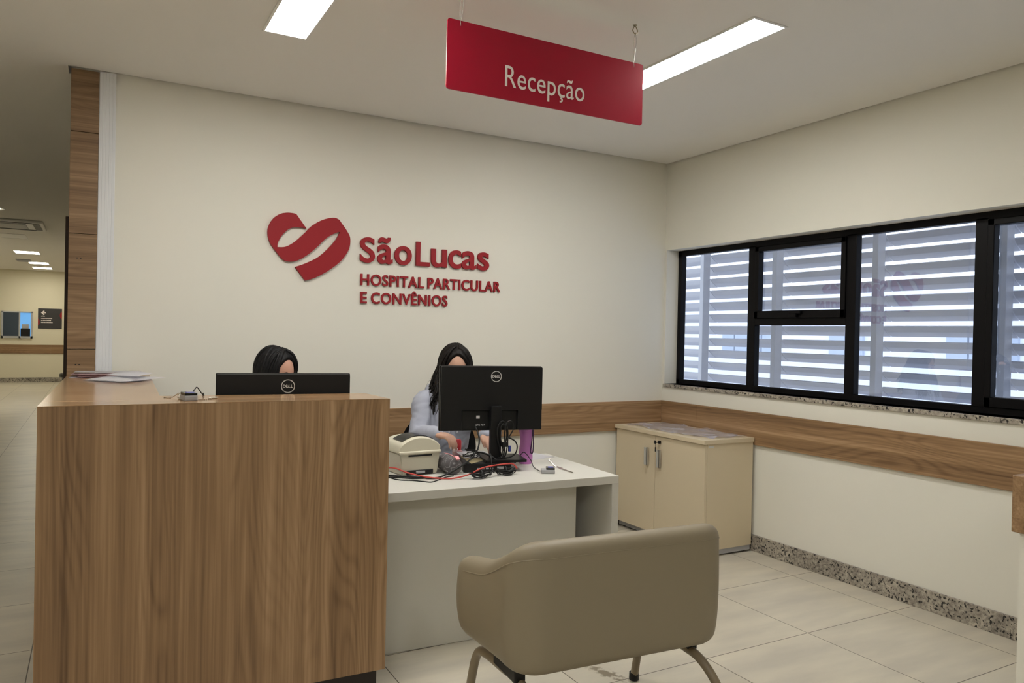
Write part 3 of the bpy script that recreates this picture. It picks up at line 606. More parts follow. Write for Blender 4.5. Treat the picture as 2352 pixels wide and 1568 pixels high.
sheet('paper_sheet', 'white sheet lying flat on the desk behind the purple bottle', [(2.03, 3.50), (2.262, 3.565), (2.222, 3.76), (1.99, 3.74)], DZ + .001, M['paper'], .001, seed=5)

bt = thing('water_bottle', 'translucent purple water bottle with dark strap behind the monitor corner', 'bottle', (2.005, 3.452, DZ))
pr = [(0, .002), (.030, 0), (.0345, .006), (.037, .035), (.0345, .075), (.031, .115), (.033, .150), (.0365, .175), (.0365, .205), (.030, .222), (.028, .23), (0, .231)]
q = spline([(r, 0, z) for r, z in pr], 3); link('body', lathe(BM(), [(max(v.x, 0), v.z) for v in q], n=36), M['bottle'], bt, True, sharp=60)
link('seam_ring', lathe(BM(), [(.0362, .178), (.0372, .179), (.0372, .181), (.0362, .182)], n=36), M['bottle'], bt, True)
link('cap', lathe(BM(), [(0, .262), (.026, .262), (.029, .256), (.029, .232), (0, .232)], n=30), M['strap'], bt, True)
b = BM(); tube(b, [(.012, -.031, .240), (.020, -.036, .20), (.013, -.040, .12), (.006, -.041, .07), (.014, -.042, .058), (.022, -.040, .075), (.025, -.036, .15), (.024, -.034, .22)], [(.0035, .0012)] * 8, 8, smooth=5); link('wrist_strap', b, M['strap'], bt)

def reader(label, loc, rz, cable, k=1, full=.010):
    t = thing('fingerprint_reader', label, 'fingerprint reader', loc, rz); zs = 1.55
    b = BM(); box(b, -.026 * k, .026 * k, -.034, .034, .0, .013, .003); link('base', b, M['grey'], t)
    b = BM(); box(b, -.0245 * k, .0245 * k, -.033, full, .012, .019, .002); link('cover', b, M['blackg'], t)
    b = BM(); box(b, -.014 * k, .014 * k, -.026, .000, .0185, .0200, .0005, 1); link('sensor', b, M['blue'], t)
    for o_ in t.children: o_.scale.z = zs
    link('cable', tube(BM(), cable, .0021, 8, smooth=6), M['rubber'], t, True, True); return t
reader('small grey fingerprint reader with dark blue sensor on the white desk', (1.968, 3.165, DZ), math.radians(62), [(1.935, 3.185, .758), (1.950, 3.245, .757), (1.975, 3.32, .757), (1.99, 3.37, .78), (1.975, 3.41, .815), (1.962, 3.43, .80), (1.945, 3.455, .757), (1.91, 3.52, .753)])
reader('small black and grey fingerprint reader standing on the wooden counter top', (.298, 2.962, CT), math.radians(8), [(.305, 2.995, CT + .010), (.325, 3.03, CT + .035), (.335, 3.045, CT + .040), (.352, 3.075, CT + .018), (.365, 3.10, CT + .005), (.372, 3.185, CT + .0025), (.385, 3.215, CT - .08), (.39, 3.24, DZ + .01)], .88, .033)

def chained_pen(label, pts, tip, r=.0032):
    t = thing('chained_pen', label, 'pen', pts[0])
    P, Q = Vector(tip[0]), Vector(tip[1])
    link('barrel', tube(BM(), [P, P.lerp(Q, .06), P.lerp(Q, .8), Q], [.0012, r, r, r * .7], 10), M['steel'], t, True, True)
    link('clip', tube(BM(), [Q + Vector((0, 0, .004)), Q.lerp(P, .35) + Vector((.004, 0, .004))], .0011, 6), M['steel'], t, True, True)
    q = spline(pts, 10); b = BM(); acc = 0; last = q[0]
    tube(b, q, .0006, 5)
    for p in q:
        if (p - last).length > .0046 or p is q[0]: bmesh.ops.create_icosphere(b, subdivisions=1, radius=.0024, matrix=Matrix.Translation(p)); last = p
    o = link('bead_chain', b, M['steel'], t, True, True); o['kind'] = 'stuff'; return t
chained_pen('silver pen with bead chain lying near the right edge of the desk', [(2.092, 3.285, .7535), (2.105, 3.33, .7525), (2.135, 3.39, .7525), (2.150, 3.435, .7525), (2.168, 3.474, .7525), (2.180, 3.50, .7525), (2.205, 3.52, .7525)], [(2.080, 3.105, .7535), (2.090, 3.275, .7535)])
chained_pen('bead chain with small pen lying on the counter around the fingerprint reader', [(.225, 3.085, CT + .002), (.245, 3.06, CT + .002), (.262, 3.07, CT + .010), (.272, 3.04, CT + .020), (.263, 3.01, CT + .008), (.280, 3.025, CT + .003), (.266, 2.99, CT + .002), (.285, 2.96, CT + .002), (.30, 2.938, CT + .002), (.325, 2.955, CT + .002), (.35, 2.965, CT + .002), (.378, 2.972, CT + .002)], [(.366, 2.985, CT + .004), (.402, 2.993, CT + .004)], .0036)

# cables on the desk
def cable(name, label, pts, r, m, k=6, n=8, cat='cable'):
    return tag(link(name, tube(BM(), pts, r, n, smooth=k), m, None, True), label, cat)
cable('network_cable', 'red network cable snaking across the front of the white desk', [(1.06, 3.50, .757), (1.16, 3.49, .765), (1.243, 3.41, .785), (1.290, 3.325, .772), (1.343, 3.262, .762), (1.400, 3.215, .757), (1.468, 3.188, .757), (1.545, 3.185, .770), (1.615, 3.185, .795), (1.70, 3.205, .800), (1.765, 3.215, .800), (1.800, 3.218, .796), (1.818, 3.210, .775)], .0038, M['redc'])
cable('power_cable', 'thick black cable hanging from the desk monitor down across the pencil case', [(1.690, 3.425, .96), (1.690, 3.395, .935), (1.688, 3.370, .90), (1.668, 3.345, .862), (1.63, 3.30, .845), (1.585, 3.235, .838), (1.52, 3.22, .805), (1.46, 3.225, .775), (1.40, 3.235, .7555), (1.33, 3.275, .7555), (1.26, 3.335, .7555), (1.19, 3.40, .7545), (1.08, 3.45, .7545)], .0042, M['rubber'])
cable('thin_cable', 'thin black cable in a shallow wave at the front edge of the desk', [(1.10, 3.47, .7525), (1.19, 3.38, .7525), (1.225, 3.275, .7525), (1.278, 3.235, .7525), (1.315, 3.195, .7525), (1.344, 3.165, .7525), (1.39, 3.195, .7525), (1.45, 3.245, .7525), (1.50, 3.262, .7525)], .0026, M['rubber'])
cable('thin_cable', 'black cord with a plug lying left of the printer base', [(1.08, 3.42, .753), (1.17, 3.37, .753), (1.235, 3.318, .7545), (1.30, 3.265, .754), (1.37, 3.26, .754)], .003, M['rubber'])
rnd = random.Random(4)
def bundle(name, label, c, ax, n, rx, ry, h, r=.0022):
    b = BM()
    for i in range(n):
        ph = rnd.random() * 6.28; q = []; ox, oy, oz = rnd.uniform(-.006, .006), rnd.uniform(-.008, .008), .004 + h * i / n; kx, ky = rx * rnd.uniform(.75, 1.1), ry * rnd.uniform(.6, 1.15)
        for k in range(9): a = 2 * PI * k / 9; q.append((c[0] + ox + kx * math.cos(a) * math.cos(ax) - ky * math.sin(a) * math.sin(ax), c[1] + oy + kx * math.cos(a) * math.sin(ax) + ky * math.sin(a) * math.cos(ax), c[2] + oz + .010 * (1 + math.sin(a * 2 + ph)) * h / .03))
        tube(b, q, r, 6, True, smooth=4)
    tube(b, [(c[0] - .003, c[1] - ry * .9, c[2] + .01), (c[0], c[1], c[2] + h + .018), (c[0] + .004, c[1] + ry * .9, c[2] + .01)], .004, 6, smooth=4)
    return tag(link(name, b, M['rubber'], None, True), label, 'cable')
bundle('cable_bundle', 'left of the two coiled black cable bundles in front of the flat computer', (1.600, 3.165, DZ), .15, 7, .055, .020, .018)
bundle('cable_bundle', 'right of the two coiled black cable bundles at the end of the red cable', (1.745, 3.195, DZ), .1, 8, .052, .022, .022)
b = BM()
for P in ([(1.784, 3.326, .992), (1.768, 3.330, .956), (1.771, 3.329, .901), (1.787, 3.325, .835), (1.799, 3.321, .812), (1.813, 3.317, .835), (1.820, 3.315, .901), (1.818, 3.316, .956), (1.801, 3.321, .992)], [(1.788, 3.318, .978), (1.780, 3.322, .935), (1.786, 3.318, .885), (1.796, 3.312, .850), (1.806, 3.312, .885), (1.812, 3.312, .935), (1.803, 3.315, .974)]):
    tube(b, P, .0034, 8, True, smooth=5)
tube(b, [(1.800, 3.312, .80), (1.794, 3.318, .846), (1.803, 3.314, .89), (1.828, 3.309, .923), (1.845, 3.306, .955), (1.844, 3.306, .984), (1.827, 3.311, .998), (1.808, 3.314, .978), (1.800, 3.312, .93), (1.803, 3.312, .86), (1.790, 3.305, .812)], .0032, 8, smooth=5)
tube(b, [(1.812, 3.314, .918), (1.85, 3.305, .90), (1.866, 3.300, .874), (1.862, 3.302, .839), (1.838, 3.306, .818), (1.80, 3.312, .812), (1.775, 3.318, .812)], .0036, 8, smooth=5)
cc = thing('cable_coil', 'looped black cables strapped to the stand of the desk monitor', 'cable', (1.80, 3.32, .81))
link('loops', b, M['rubber'], cc, True, True); b = BM(); box(b, 1.785, 1.818, 3.302, 3.326, .868, .892, .003); link('strap', b, M['black'], cc, world=True)
b = BM(); box(b, 1.826, 1.838, 3.312, 3.322, .842, .872, .002); link('blue_plug', b, M['blueplug'], cc, world=True)
tg = BM()
for i in range(7):
    q = []; a0 = rnd.random() * 6.28
    for k in range(5): a = a0 + k * 1.1; q.append((1.66 + .0 + .045 * math.cos(a) * rnd.uniform(.6, 1.1), 3.40 + .03 * math.sin(a), .806 + .022 * rnd.random() + .006 * k))
    tube(tg, q, .0018, 6, smooth=6)
tube(tg, [(1.66, 3.41, .82), (1.70, 3.38, .835), (1.73, 3.33, .825), (1.755, 3.30, .80), (1.77, 3.283, .77)], .0048, 8, smooth=5); tube(tg, [(1.74, 3.35, .83), (1.722, 3.31, .83), (1.715, 3.285, .80), (1.712, 3.272, .765), (1.72, 3.262, .754)], .004, 8, smooth=5); tube(tg, [(1.78, 3.34, .812), (1.81, 3.29, .802), (1.79, 3.27, .785), (1.775, 3.262, .76)], .003, 8, smooth=5)
tag(link('cable_tangle', tg, M['rubber'], None, True), 'tangle of thin black cables lying on the flat computer left of the stand', 'cable')

st = thing('hand_stamp', 'small red and pale pink stamp under the fingers of the seated receptionist', 'stamp', (1.690, 3.628, DZ))
link('handle', lathe(BM(), [(0, .12), (.014, .12), (.019, .112), (.020, .075), (.017, .06), (0, .06)], n=24, sx=1.0, sy=.8), M['stampred'], st, True, sharp=50); link('pad_case', bx(-.026, .022, -.018, .018, 0, .062, bev=.005), M['pad'], st, True)

# ------------------------------------------------------------------ papers on the counter
fo = []
for i, (lab_, m, z, pts) in enumerate((('lowest leaflet of the pile against the wall end, white edged', 'paper', 0, [(-.12, 4.36), (.18, 4.36), (.19, 4.56), (-.11, 4.56)]), ('pale pink leaflet in the pile at the far end of the counter', 'pink', .007, [(-.075, 4.33), (.20, 4.40), (.17, 4.58), (-.10, 4.52)]), ('thick pale pink booklet on the leaflet pile by the wooden wall end', 'pink', .014, [(-.115, 4.40), (.20, 4.37), (.215, 4.57), (-.10, 4.60)]), ('topmost booklet of the pile, white with dark upper edge', 'paper', .024, [(-.10, 4.45), (.21, 4.40), (.215, 4.58), (-.09, 4.60)]))):
    o = sheet('leaflet', lab_, pts, CT + .001 + z, M[m], .003, 'leaflets and sheets on the counter end', 'leaflet', .006, i + 2)
for i, (lab_, pts, z, c) in enumerate((('large white printed sheet sprawling over the counter end, corner overhanging', [(-.045, 4.10), (.115, 3.92), (.315, 4.20), (.13, 4.40)], .006, .022), ('white sheet with curled left corner under the large printed sheet', [(-.062, 4.17), (.10, 3.95), (.24, 4.10), (.08, 4.32)], .001, .008), ('topmost white sheet leaning up onto the leaflet pile', [(.04, 4.12), (.17, 4.00), (.255, 4.25), (.115, 4.37)], .026, .016))):
    sheet('paper_sheet', lab_, pts, CT + .002 + z, M['paper'], c, 'leaflets and sheets on the counter end', seed=i + 11)

# ------------------------------------------------------------------ cabinet
cb = thing('cabinet', 'low cream two-door office cabinet in the corner under the window', 'cabinet', (3.455, 3.645, 0)); cx0, cx1, cy0, cy1, cz = 3.455, 3.903, 3.645, 4.606, .771
b = BM(); box(b, cx0 + .035, cx1 - .002, cy0 + .008, cy0 + .026, .045, cz - .028, .001, 1); box(b, cx0 + .035, cx1 - .002, cy1 - .026, cy1 - .008, .045, cz - .028, .001, 1); box(b, cx1 - .02, cx1 - .004, cy0 + .026, cy1 - .026, .045, cz - .028); box(b, cx0 + .036, cx1 - .02, cy0 + .026, cy1 - .026, .045, .063)
link('carcass', b, M['cab'], cb, world=True); link('top', bx(cx0, cx1, cy0, cy1, cz - .028, cz, bev=.002), M['cab'], cb, world=True)
ym = 4.148
for ya, yb in ((cy0 + .008, ym - .0015), (ym + .0015, cy1 - .008)): 
    dd_ = link('door', bx(cx0 + .014, cx0 + .033, ya, yb, .052, cz - .031, bev=.001), M['cab'], cb, world=True)
    hy = (ym - .062) if ya < ym - .1 else (ym + .072)
    hd = BM(); box(hd, cx0 - .016, cx0 + .002, hy - .012, hy - .008, .525, .650, .001, 1); box(hd, cx0 - .016, cx0 - .012, hy - .012, hy + .018, .525, .650, .001, 1); box(hd, cx0 - .004, cx0 + .0145, hy + .012, hy + .018, .535, .640, .001, 1); link('handle', hd, M['alu'], dd_, world=True)
    if ya < ym - .1:
        lk = BM(); box(lk, cx0 - .004, cx0 + .0145, ym - .062, ym - .040, .690, .712, .005); box(lk, cx0 - .030, cx0 - .003, ym - .056, ym - .046, .698, .704, .001, 1); box(lk, cx0 - .038, cx0 - .028, ym - .061, ym - .041, .692, .716, .004); link('lock_with_key', lk, M['blackg'], dd_, world=True)
        lk = BM(); box(lk, cx0 - .030, cx0 - .026, ym - .057, ym - .045, .636, .668, .002); tube(lk, [(cx0 - .03, ym - .05, .695), (cx0 - .028, ym - .05, .668)], .0012, 6); link('hanging_key', lk, M['blackg'], dd_, world=True)
b = BM(); box(b, cx0 + .05, cx1 - .01, cy0 + .012, cy1 - .012, .012, .045); link('kick_base', b, M['grey'], cb, world=True)
for x in (cx0 + .08, cx1 - .04):
    for y in (cy0 + .05, cy1 - .05): link('foot', lathe(BM(), [(0, 0), (.018, 0), (.018, .012), (0, .012)], (x, y, 0), 14), M['rubber'], cb, world=True)
link('badge', bx(cx0 + .045, cx0 + .088, cy0 + .0065, cy0 + .0085, cz - .052, cz - .038), M['alu'], cb, world=True)
n = 40; b = BM(); g = []
for i in range(n + 1):
    row = []
    for j in range(17):
        u, v = i / n, j / 16; y = 3.70 + .86 * u + .02 * noise.noise(Vector((v * 3, u * 2, 1))); x = 3.515 + .02 * math.sin(u * 9) * .6 + (.372 - .02 * noise.noise(Vector((u * 6, 2, 2)))) * v + (.05 * (1 - v) if u < .08 else 0)
        z = cz + .0012 + max(0, .016 * (noise.noise(Vector((x * 14, y * 9, 4))) + .22) + (.010 * noise.noise(Vector((y * 14, 7, x * 3))) if v > .85 or v < .12 else 0)); row.append(b.verts.new((x, y, z)))
    g.append(row)
for i in range(n):
    for j in range(16): b.faces.new((g[i][j], g[i + 1][j], g[i + 1][j + 1], g[i][j + 1]))
tag(link('plastic_sheet', b, M['film'], None, True), 'crumpled translucent plastic sheet lying on the cream cabinet', 'plastic sheet')

# ------------------------------------------------------------------ armchair
ac = thing('armchair', 'wide taupe vinyl tub armchair seen from behind in front of the desk', 'armchair', (1.594, 2.233, 0), math.radians(-4))
def sstep(a, c, x): x = min(max((x - a) / (c - a), 0), 1); return x * x * (3 - 2 * x)
def shell():
    hw = .423; path = []
    yb, yf, R_ = -.245, .205, .115
    for i in range(19): t = i / 18; path.append((-hw - .035 * sstep(0, 1, 1 - t) , yf + (yb + R_ - yf) * t))
    for i in range(1, 13): a = PI + (PI / 2) * i / 12; path.append((-hw + R_ + R_ * math.cos(a), yb + R_ + R_ * math.sin(a)))
    for i in range(1, 20): path.append((-hw + R_ + (2 * hw - 2 * R_) * i / 20, yb + .0))
    path += [(-x, y) for x, y in path[30::-1]]
    n = len(path); bm = BM(); rings = []; top_edge = []; bot = []
    for i, (x, y) in enumerate(path):
        a = Vector(path[max(i - 1, 0)]); c = Vector(path[min(i + 1, n - 1)]); tg_ = (c - a).normalized(); nin = Vector((-tg_.y, tg_.x))   # inward when travelling left-front to right-front
        arm = sstep(-.215, .10, y); zt = .770 - .138 * (.45 * min(max((y + .235) / .42, 0), 1) + .55 * sstep(-.25, .035, y)); zb = .338 + .012 * sstep(-.20, .205, y)
        th = .082; k = min(i, n - 1 - i); end = math.sqrt(max(0, 1 - (1 - min(k / 4.0, 1)) ** 2)) if k < 4 else 1
        hz = (zt - zb) / 2; zm = (zt + zb) / 2
        if end < 1: hz *= .80 + .20 * end; th2 = th * (.35 + .65 * end)
        else: th2 = th
        r = min(.040, th2 / 2); sec = []
        for cn, cz_, a0 in ((th2 - r, hz - r, 0), (r, hz - r, 90), (r, -hz + r * 1.0, 180), (th2 - r, -hz + r, 270)):
            for s in range(6):
                q = math.radians(a0 + 90 * s / 5); sec.append((cn + r * math.cos(q), cz_ + r * math.sin(q)))
        # long sides need points for the tuck at the foot of the shell
        out = []
        for j in range(24):
            out.append(sec[j]); p, q = sec[j], sec[(j + 1) % 24]
            if abs(p[1] - q[1]) > .1:
                for s in range(1, 12): out.append((p[0] + (q[0] - p[0]) * s / 12, p[1] + (q[1] - p[1]) * s / 12))
        ring = []
        for nn, zz in out:
            z = zm + zz; f = max(0, (zb + .15 - z) / .15); tuck = .012 * f * f; bulge = -.012 * math.sin(PI * min(max((z - zb) / (zt - zb), 0), 1)) * (.4 + .6 * arm)
            ring.append(bm.verts.new((x + nin.x * (nn * (1) + tuck + bulge + (th - th2) / 2), y + nin.y * (nn + tuck + bulge + (th - th2) / 2), z)))
        rings.append(ring); top_edge.append(Vector((x, y, zt)) + Vector((nin.x, nin.y, 0)) * (-.0015 - .003 * arm)); bot.append((x, y))
    m_ = len(rings[0])
    for a, c in zip(rings, rings[1:]):
        for j in range(m_): bm.faces.new((a[j], a[(j + 1) % m_], c[(j + 1) % m_], c[j]))
    bm.faces.new(rings[0][::-1]); bm.faces.new(rings[-1]); return bm, top_edge
sh, te = shell(); so = link('backrest_and_arms', sh, M['vinyl'], ac, True, sharp=180)
link('piping', tube(BM(), [p + Vector((0, 0, -.046)) for p in te[4:-4]], .0022, 6), M['vinyl'], so, True)
link('seat', bx(-.358, .358, -.19, .235, .335, .46, bev=.035, seg=4), M['vinyl'], ac, True, sharp=180)
def legframe(s):
    P = [(s * .375, .275, .012), (s * .372, .235, .17), (s * .368, .195, .262), (s * .362, .13, .285), (s * .352, .0, .285), (s * .345, -.09, .285), (s * .352, -.165, .272), (s * .372, -.225, .215), (s * .395, -.27, .12), (s * .415, -.315, .012)]
    t = link('leg_frame', tube(BM(), P, .0165, 14, smooth=7), M['tubem'], ac, True, sharp=60)
    for p in (P[0], P[-1]): link('foot_tip', lathe(BM(), [(0, 0), (.018, 0), (.021, .005), (.020, .032), (0, .034)], (p[0], p[1], 0), 16), M['rubber'], t, True)
for s in (-1, 1): legframe(s)
for s in (-1, 1):
    for ya, yb in ((-.13, .05),): link('bracket', bx(s * .352 - .02, s * .352 + .02, ya, yb, .285, .345, bev=.005), M['black'], ac)
link('under_frame', bx(-.34, .34, -.03, .0, .315, .337), M['black'], ac)

# ------------------------------------------------------------------ office chairs
def office_chair(label, loc, rz):
    t = thing('office_chair', label, 'office chair', loc, rz, 'black office chairs of the receptionists')
    link('seat', bx(-.235, .235, -.23, .22, .40, .47, bev=.03, seg=3), M['dark_cloth'], t, True, sharp=180)
    bk = BM(); n = 14; g = []
    for i in range(n + 1):
        row = []
        for j in range(n + 1):
            u, v = -1 + 2 * i / n, -1 + 2 * j / n; k = math.sqrt(max(1 - .5 * v * v, 0)); kk = math.sqrt(max(1 - .5 * u * u, 0)); row.append(bk.verts.new((.235 * u * k, .24 - .05 * u * u, .73 + .23 * v * kk)))
        g.append(row)
    for i in range(n):
        for j in range(n): bk.faces.new((g[i][j], g[i + 1][j], g[i + 1][j + 1], g[i][j + 1]))
    bmesh.ops.solidify(bk, geom=bk.faces[:], thickness=-.05); link('backrest', bk, M['dark_cloth'], t, True, sharp=60)
    link('back_stem', tube(BM(), [(0, .10, .39), (0, .27, .40), (0, .315, .50), (0, .300, .70)], .018, 10, smooth=4), M['black'], t, True)
    link('column', lathe(BM(), [(0, .08), (.03, .08), (.03, .25), (.018, .25), (.018, .40), (0, .40)], n=18), M['black'], t, True)
    for k in range(5):
        a = 2 * PI * k / 5 + .3; l = link('leg', tube(BM(), [(0, 0, .095), (.28 * math.cos(a), .28 * math.sin(a), .065)], [.022, .014], 10), M['black'], t, True)
        cw = BM(); bmesh.ops.create_cone(cw, segments=16, radius1=.026, radius2=.026, depth=.04, cap_ends=True, matrix=Matrix.Translation((.28 * math.cos(a), .28 * math.sin(a), .026)) @ Matrix.Rotation(PI / 2, 4, 'X')); link('castor', cw, M['rubber'], l, True)
    return t
office_chair('black office chair behind the receptionist in the grey-blue hooded top', (1.80, 4.06, 0), math.radians(-14))
office_chair('black office chair behind the counter under the receptionist with straight hair', (.80, 4.02, 0), math.radians(10))

# ------------------------------------------------------------------ people
def head_bm(bm, c, yaw, pitch, s=1.0):
    """Face towards -y before turning; c is the middle of the head."""
    T = Matrix.Translation(c) @ Matrix.Rotation(yaw, 4, 'Z') @ Matrix.Rotation(pitch, 4, 'X')
    r = bmesh.ops.create_uvsphere(bm, u_segments=48, v_segments=36, radius=1)['verts']
    for v in r:
        d = v.co.copy(); x, y, z = d.x * .074, d.y * .094, d.z * .112
        if d.z < 0:
            t = -d.z; x *= 1 - .34 * t * t; y = y * (1 - .22 * t) - .018 * t * (1 if d.y < 0 else 1.2) * (1 if d.y < .2 else 0)
            if d.y > .2: y -= .020 * t
        if d.y < 0:
            fr = -d.y; y -= -.006 * fr
            g = lambda cx, cz, sx, sz: math.exp(-((d.x - cx) / sx) ** 2 - ((d.z - cz) / sz) ** 2)
            y -= .022 * g(0, -.22, .13, .14) * fr + .010 * g(0, -.05, .09, .2) * fr            # nose
            y += .010 * (g(.42, .02, .18, .10) + g(-.42, .02, .18, .10)) * fr                # eye sockets
            y -= .006 * g(0, -.52, .28, .07) * fr + .006 * g(0, -.85, .25, .15) * fr          # mouth, chin
        v.co = T @ (Vector((x, y, z)) * s)
    for sx in (-1, 1):
        e = bmesh.ops.create_uvsphere(bm, u_segments=14, v_segments=10, radius=1)['verts']
        for v in e: v.co = T @ (Vector((sx * .073 + v.co.x * .010, .008 + v.co.y * .018, -.004 + v.co.z * .031)) * s)
    return T
def face_parts(T, s, parent):
    for sx in (-1, 1):
        o = link('eye', ball(BM(), (0, 0, 0), (.0105 * s, .0095 * s, .0068 * s), 16, 12), M['eye'], None, True); bm = BM(); bm.from_mesh(o.data); bpy.data.objects.remove(o)
        for v in bm.verts: v.co = T @ (v.co + Vector((sx * .031, -.0745, .001)) * s)
        e = link('eye', bm, M['eye'], parent, True, True)
        bm = ball(BM(), (0, 0, 0), (.0062 * s, .003 * s, .0060 * s), 14, 8)
        for v in bm.verts: v.co = T @ (v.co + Vector((sx * .031, -.0825, .0005)) * s)
        link('iris', bm, M['iris'], e, True, True)
        bm = BM(); tube(bm, [T @ (Vector(p) * s) for p in ((sx * .014, -.088, .020), (sx * .03, -.087, .026), (sx * .046, -.078, .020))], [.002, .0032, .0015], 6, smooth=4); link('eyebrow', bm, M['hair2'], parent, True, True)
    bm = BM(); tube(bm, [T @ (Vector(p) * s) for p in ((-.022, -.083, -.058), (0, -.094, -.057), (.022, -.083, -.058))], [.001, .0055, .001], 8, smooth=4); link('mouth', bm, M['lip'], parent, True, True)
TIPS = []
def hand(bm, wr, kn, lat, curl, tdir, L=.072):
    """Palm from wrist to knuckles; lat runs across the knuckles towards the thumb; curl is the way the fingers bend."""
    W_, K, l, c = Vector(wr), Vector(kn), Vector(lat).normalized(), Vector(curl).normalized(); d = (K - W_).normalized(); up = d.cross(l)
    limb(bm, [(*(W_ - d * .03), .021, .026), (*W_, .020, .026), (*W_.lerp(K, .5), .016, .034), (*W_.lerp(K, .95), .0125, .037)] if False else [(*(W_ - d * .03), .022), (*W_, .021), (*W_.lerp(K, .3), .020)], 12, 3)
    for k in (-1.5, -.5, .5, 1.5): limb(bm, [(*(W_ + l * k * .009), .014), (*W_.lerp(K, .5) + l * k * .014, .0135) if False else (*(W_.lerp(K, .5) + l * k * .015), .0135), (*(K + l * k * .019), .0105)], 10, 3)
    for k, ln in ((1.5, .92), (.5, 1.0), (-.5, .95), (-1.5, .76)):
        b0 = K + l * k * .019; q = L * ln; p1 = b0 + (d * .75 + c * .55).normalized() * q * .42; p2 = p1 + (d * .25 + c).normalized() * q * .33; p3 = p2 + (c - d * .12).normalized() * q * .25
        limb(bm, [(*b0, .0100), (*p1, .0088), (*p2, .0080), (*p3, .0070)], 10, 3); TIPS.append((p3, (p3 - p2).normalized(), (d - c * .2).normalized()))
    t0 = W_.lerp(K, .22) + l * .020; td = Vector(tdir).normalized(); t1 = t0 + (l * .6 + d * .7).normalized() * .033; t2 = t1 + td * .030; t3 = t2 + td * .022
    limb(bm, [(*t0, .0145), (*t1, .0115), (*t2, .0098), (*t3, .0080)], 10, 3); TIPS.append((t3, td, d))
    return up
def fingernails(): pass

def hair_cap(T, s, hairline, m, parent, name='hair', extra=None, thick=1.13):
    """Scalp volume around the skull that leaves the face free, plus whatever locks are added."""
    bm = BM(); r = bmesh.ops.create_uvsphere(bm, u_segments=96, v_segments=72, radius=1)['verts']
    for v in r:
        d = v.co.copy(); face = hairline(d); k = thick + .02 * noise.noise(d * 6); kk = k * (1 - face) + .86 * face
        p = Vector((d.x * .076 * kk, d.y * .096 * kk + .004, d.z * .114 * kk))
        if d.z < 0: p.x *= 1 - .1 * d.z * d.z; p.z *= .9
        v.co = T @ (p * s)
    if extra: extra(bm)
    return link(name, bm, m, parent, True, True, 180)

# receptionist behind the desk monitor
b = BM(); hc = Vector((1.838, 4.0, 1.237)); T2 = head_bm(b, hc, math.radians(-16), math.radians(12), 1.0)
limb(b, [(1.805, 4.035, 1.03, .062), (1.815, 4.03, 1.09, .050), (1.832, 4.015, 1.16, .050)]); 
limb(b, [(1.79, 4.12, .52, .14, .11), (1.795, 4.10, .70, .118, .092), (1.80, 4.06, .90, .135, .098), (1.803, 4.045, 1.02, .12, .075)], 24)
for s, sh_, el, wr in ((-1, (1.668, 4.045, 1.045), (1.600, 3.965, .855), (1.605, 3.715, .888)), (1, (1.935, 4.035, 1.045), (2.065, 3.955, .850), (1.895, 3.715, .872))):
    limb(b, [(1.80, 4.05, 1.03, .04), (*sh_, .038), (*Vector(sh_).lerp(Vector(el), .55), .036), (*el, .036), (*Vector(el).lerp(Vector(wr), .5), .034), (*wr, .024)])
hand(b, (1.605, 3.715, .888), (1.640, 3.637, .884), (.84, .50, .0), (0.10, -.10, -1), (.45, -.35, -.8), .082)
nails = list(TIPS); TIPS.clear()
hand(b, (1.895, 3.715, .872), (1.893, 3.640, .830), (-.95, -.10, .28), (.16, -.15, -1), (.10, -.5, -.8), .078); nails += TIPS[-1:]
for s in (-1, 1): limb(b, [(1.79 + s * .08, 4.10, .52, .085), (1.79 + s * .10, 3.90, .525, .078), (1.79 + s * .11, 3.70, .50, .06), (1.79 + s * .11, 3.705, .30, .052), (1.79 + s * .11, 3.74, .09, .036), (1.79 + s * .11, 3.64, .045, .034)])
p2 = tag(link('person', fuse(b, .0045, 5), M['skin'], None, True, sharp=180), 'receptionist with long curly dark hair and grey-blue top, seated behind the desk monitor', 'person')
face_parts(T2, 1.0, p2)
for tip, ax, out_ in nails[:4] + nails[5:]:
    nb = ball(BM(), (0, 0, 0), (.0052, .0022, .0085), 12, 8); zax = ax; yax = (out_ - zax * out_.dot(zax)).normalized(); xax = yax.cross(zax)
    nb.transform(Matrix.Translation(tip + yax * .0062 + zax * .0035) @ Matrix((xax, yax, zax)).transposed().to_4x4()); link('fingernail', nb, M['nail'], p2, True, True)
b = BM()
limb(b, [(1.79, 4.12, .50, .168, .135), (1.795, 4.10, .68, .150, .120), (1.80, 4.06, .88, .165, .120), (1.803, 4.048, 1.00, .160, .100), (1.808, 4.042, 1.065, .085, .065)], 28)
for sh_, el, wr in (((1.668, 4.045, 1.040), (1.600, 3.965, .855), (1.606, 3.722, .890)), ((1.938, 4.035, 1.040), (2.065, 3.955, .850), (1.898, 3.718, .872))):
    d_ = Vector(el).lerp(Vector(wr), 1.02); e_ = Vector(el)
    limb(b, [(1.80, 4.05, 1.02, .06), (*sh_, .060), (*Vector(sh_).lerp(e_, .5), .054), (*e_, .051), (*e_.lerp(d_, .35), .049), (*e_.lerp(d_, .7), .042), (*d_, .033)])
hd_ = [(1.72, 4.09, 1.07, .035), (1.76, 4.125, 1.095, .045), (1.82, 4.14, 1.10, .048), (1.88, 4.12, 1.09, .042), (1.905, 4.07, 1.065, .032)]; limb(b, hd_)
top_ = fuse(b, .008, 6)
top_.normal_update()
for v in top_.verts:
    p = v.co; q = Vector((p.x * 9, p.y * 9, p.z * 22)) + Vector((noise.noise(p * 9), noise.noise(p * 9 + Vector((5, 0, 0))), 0)) * 1.6
    v.co = p + v.normal * ((abs(noise.noise(q)) ** .8) * .008 + .002 + .002 * noise.noise(p * 8))
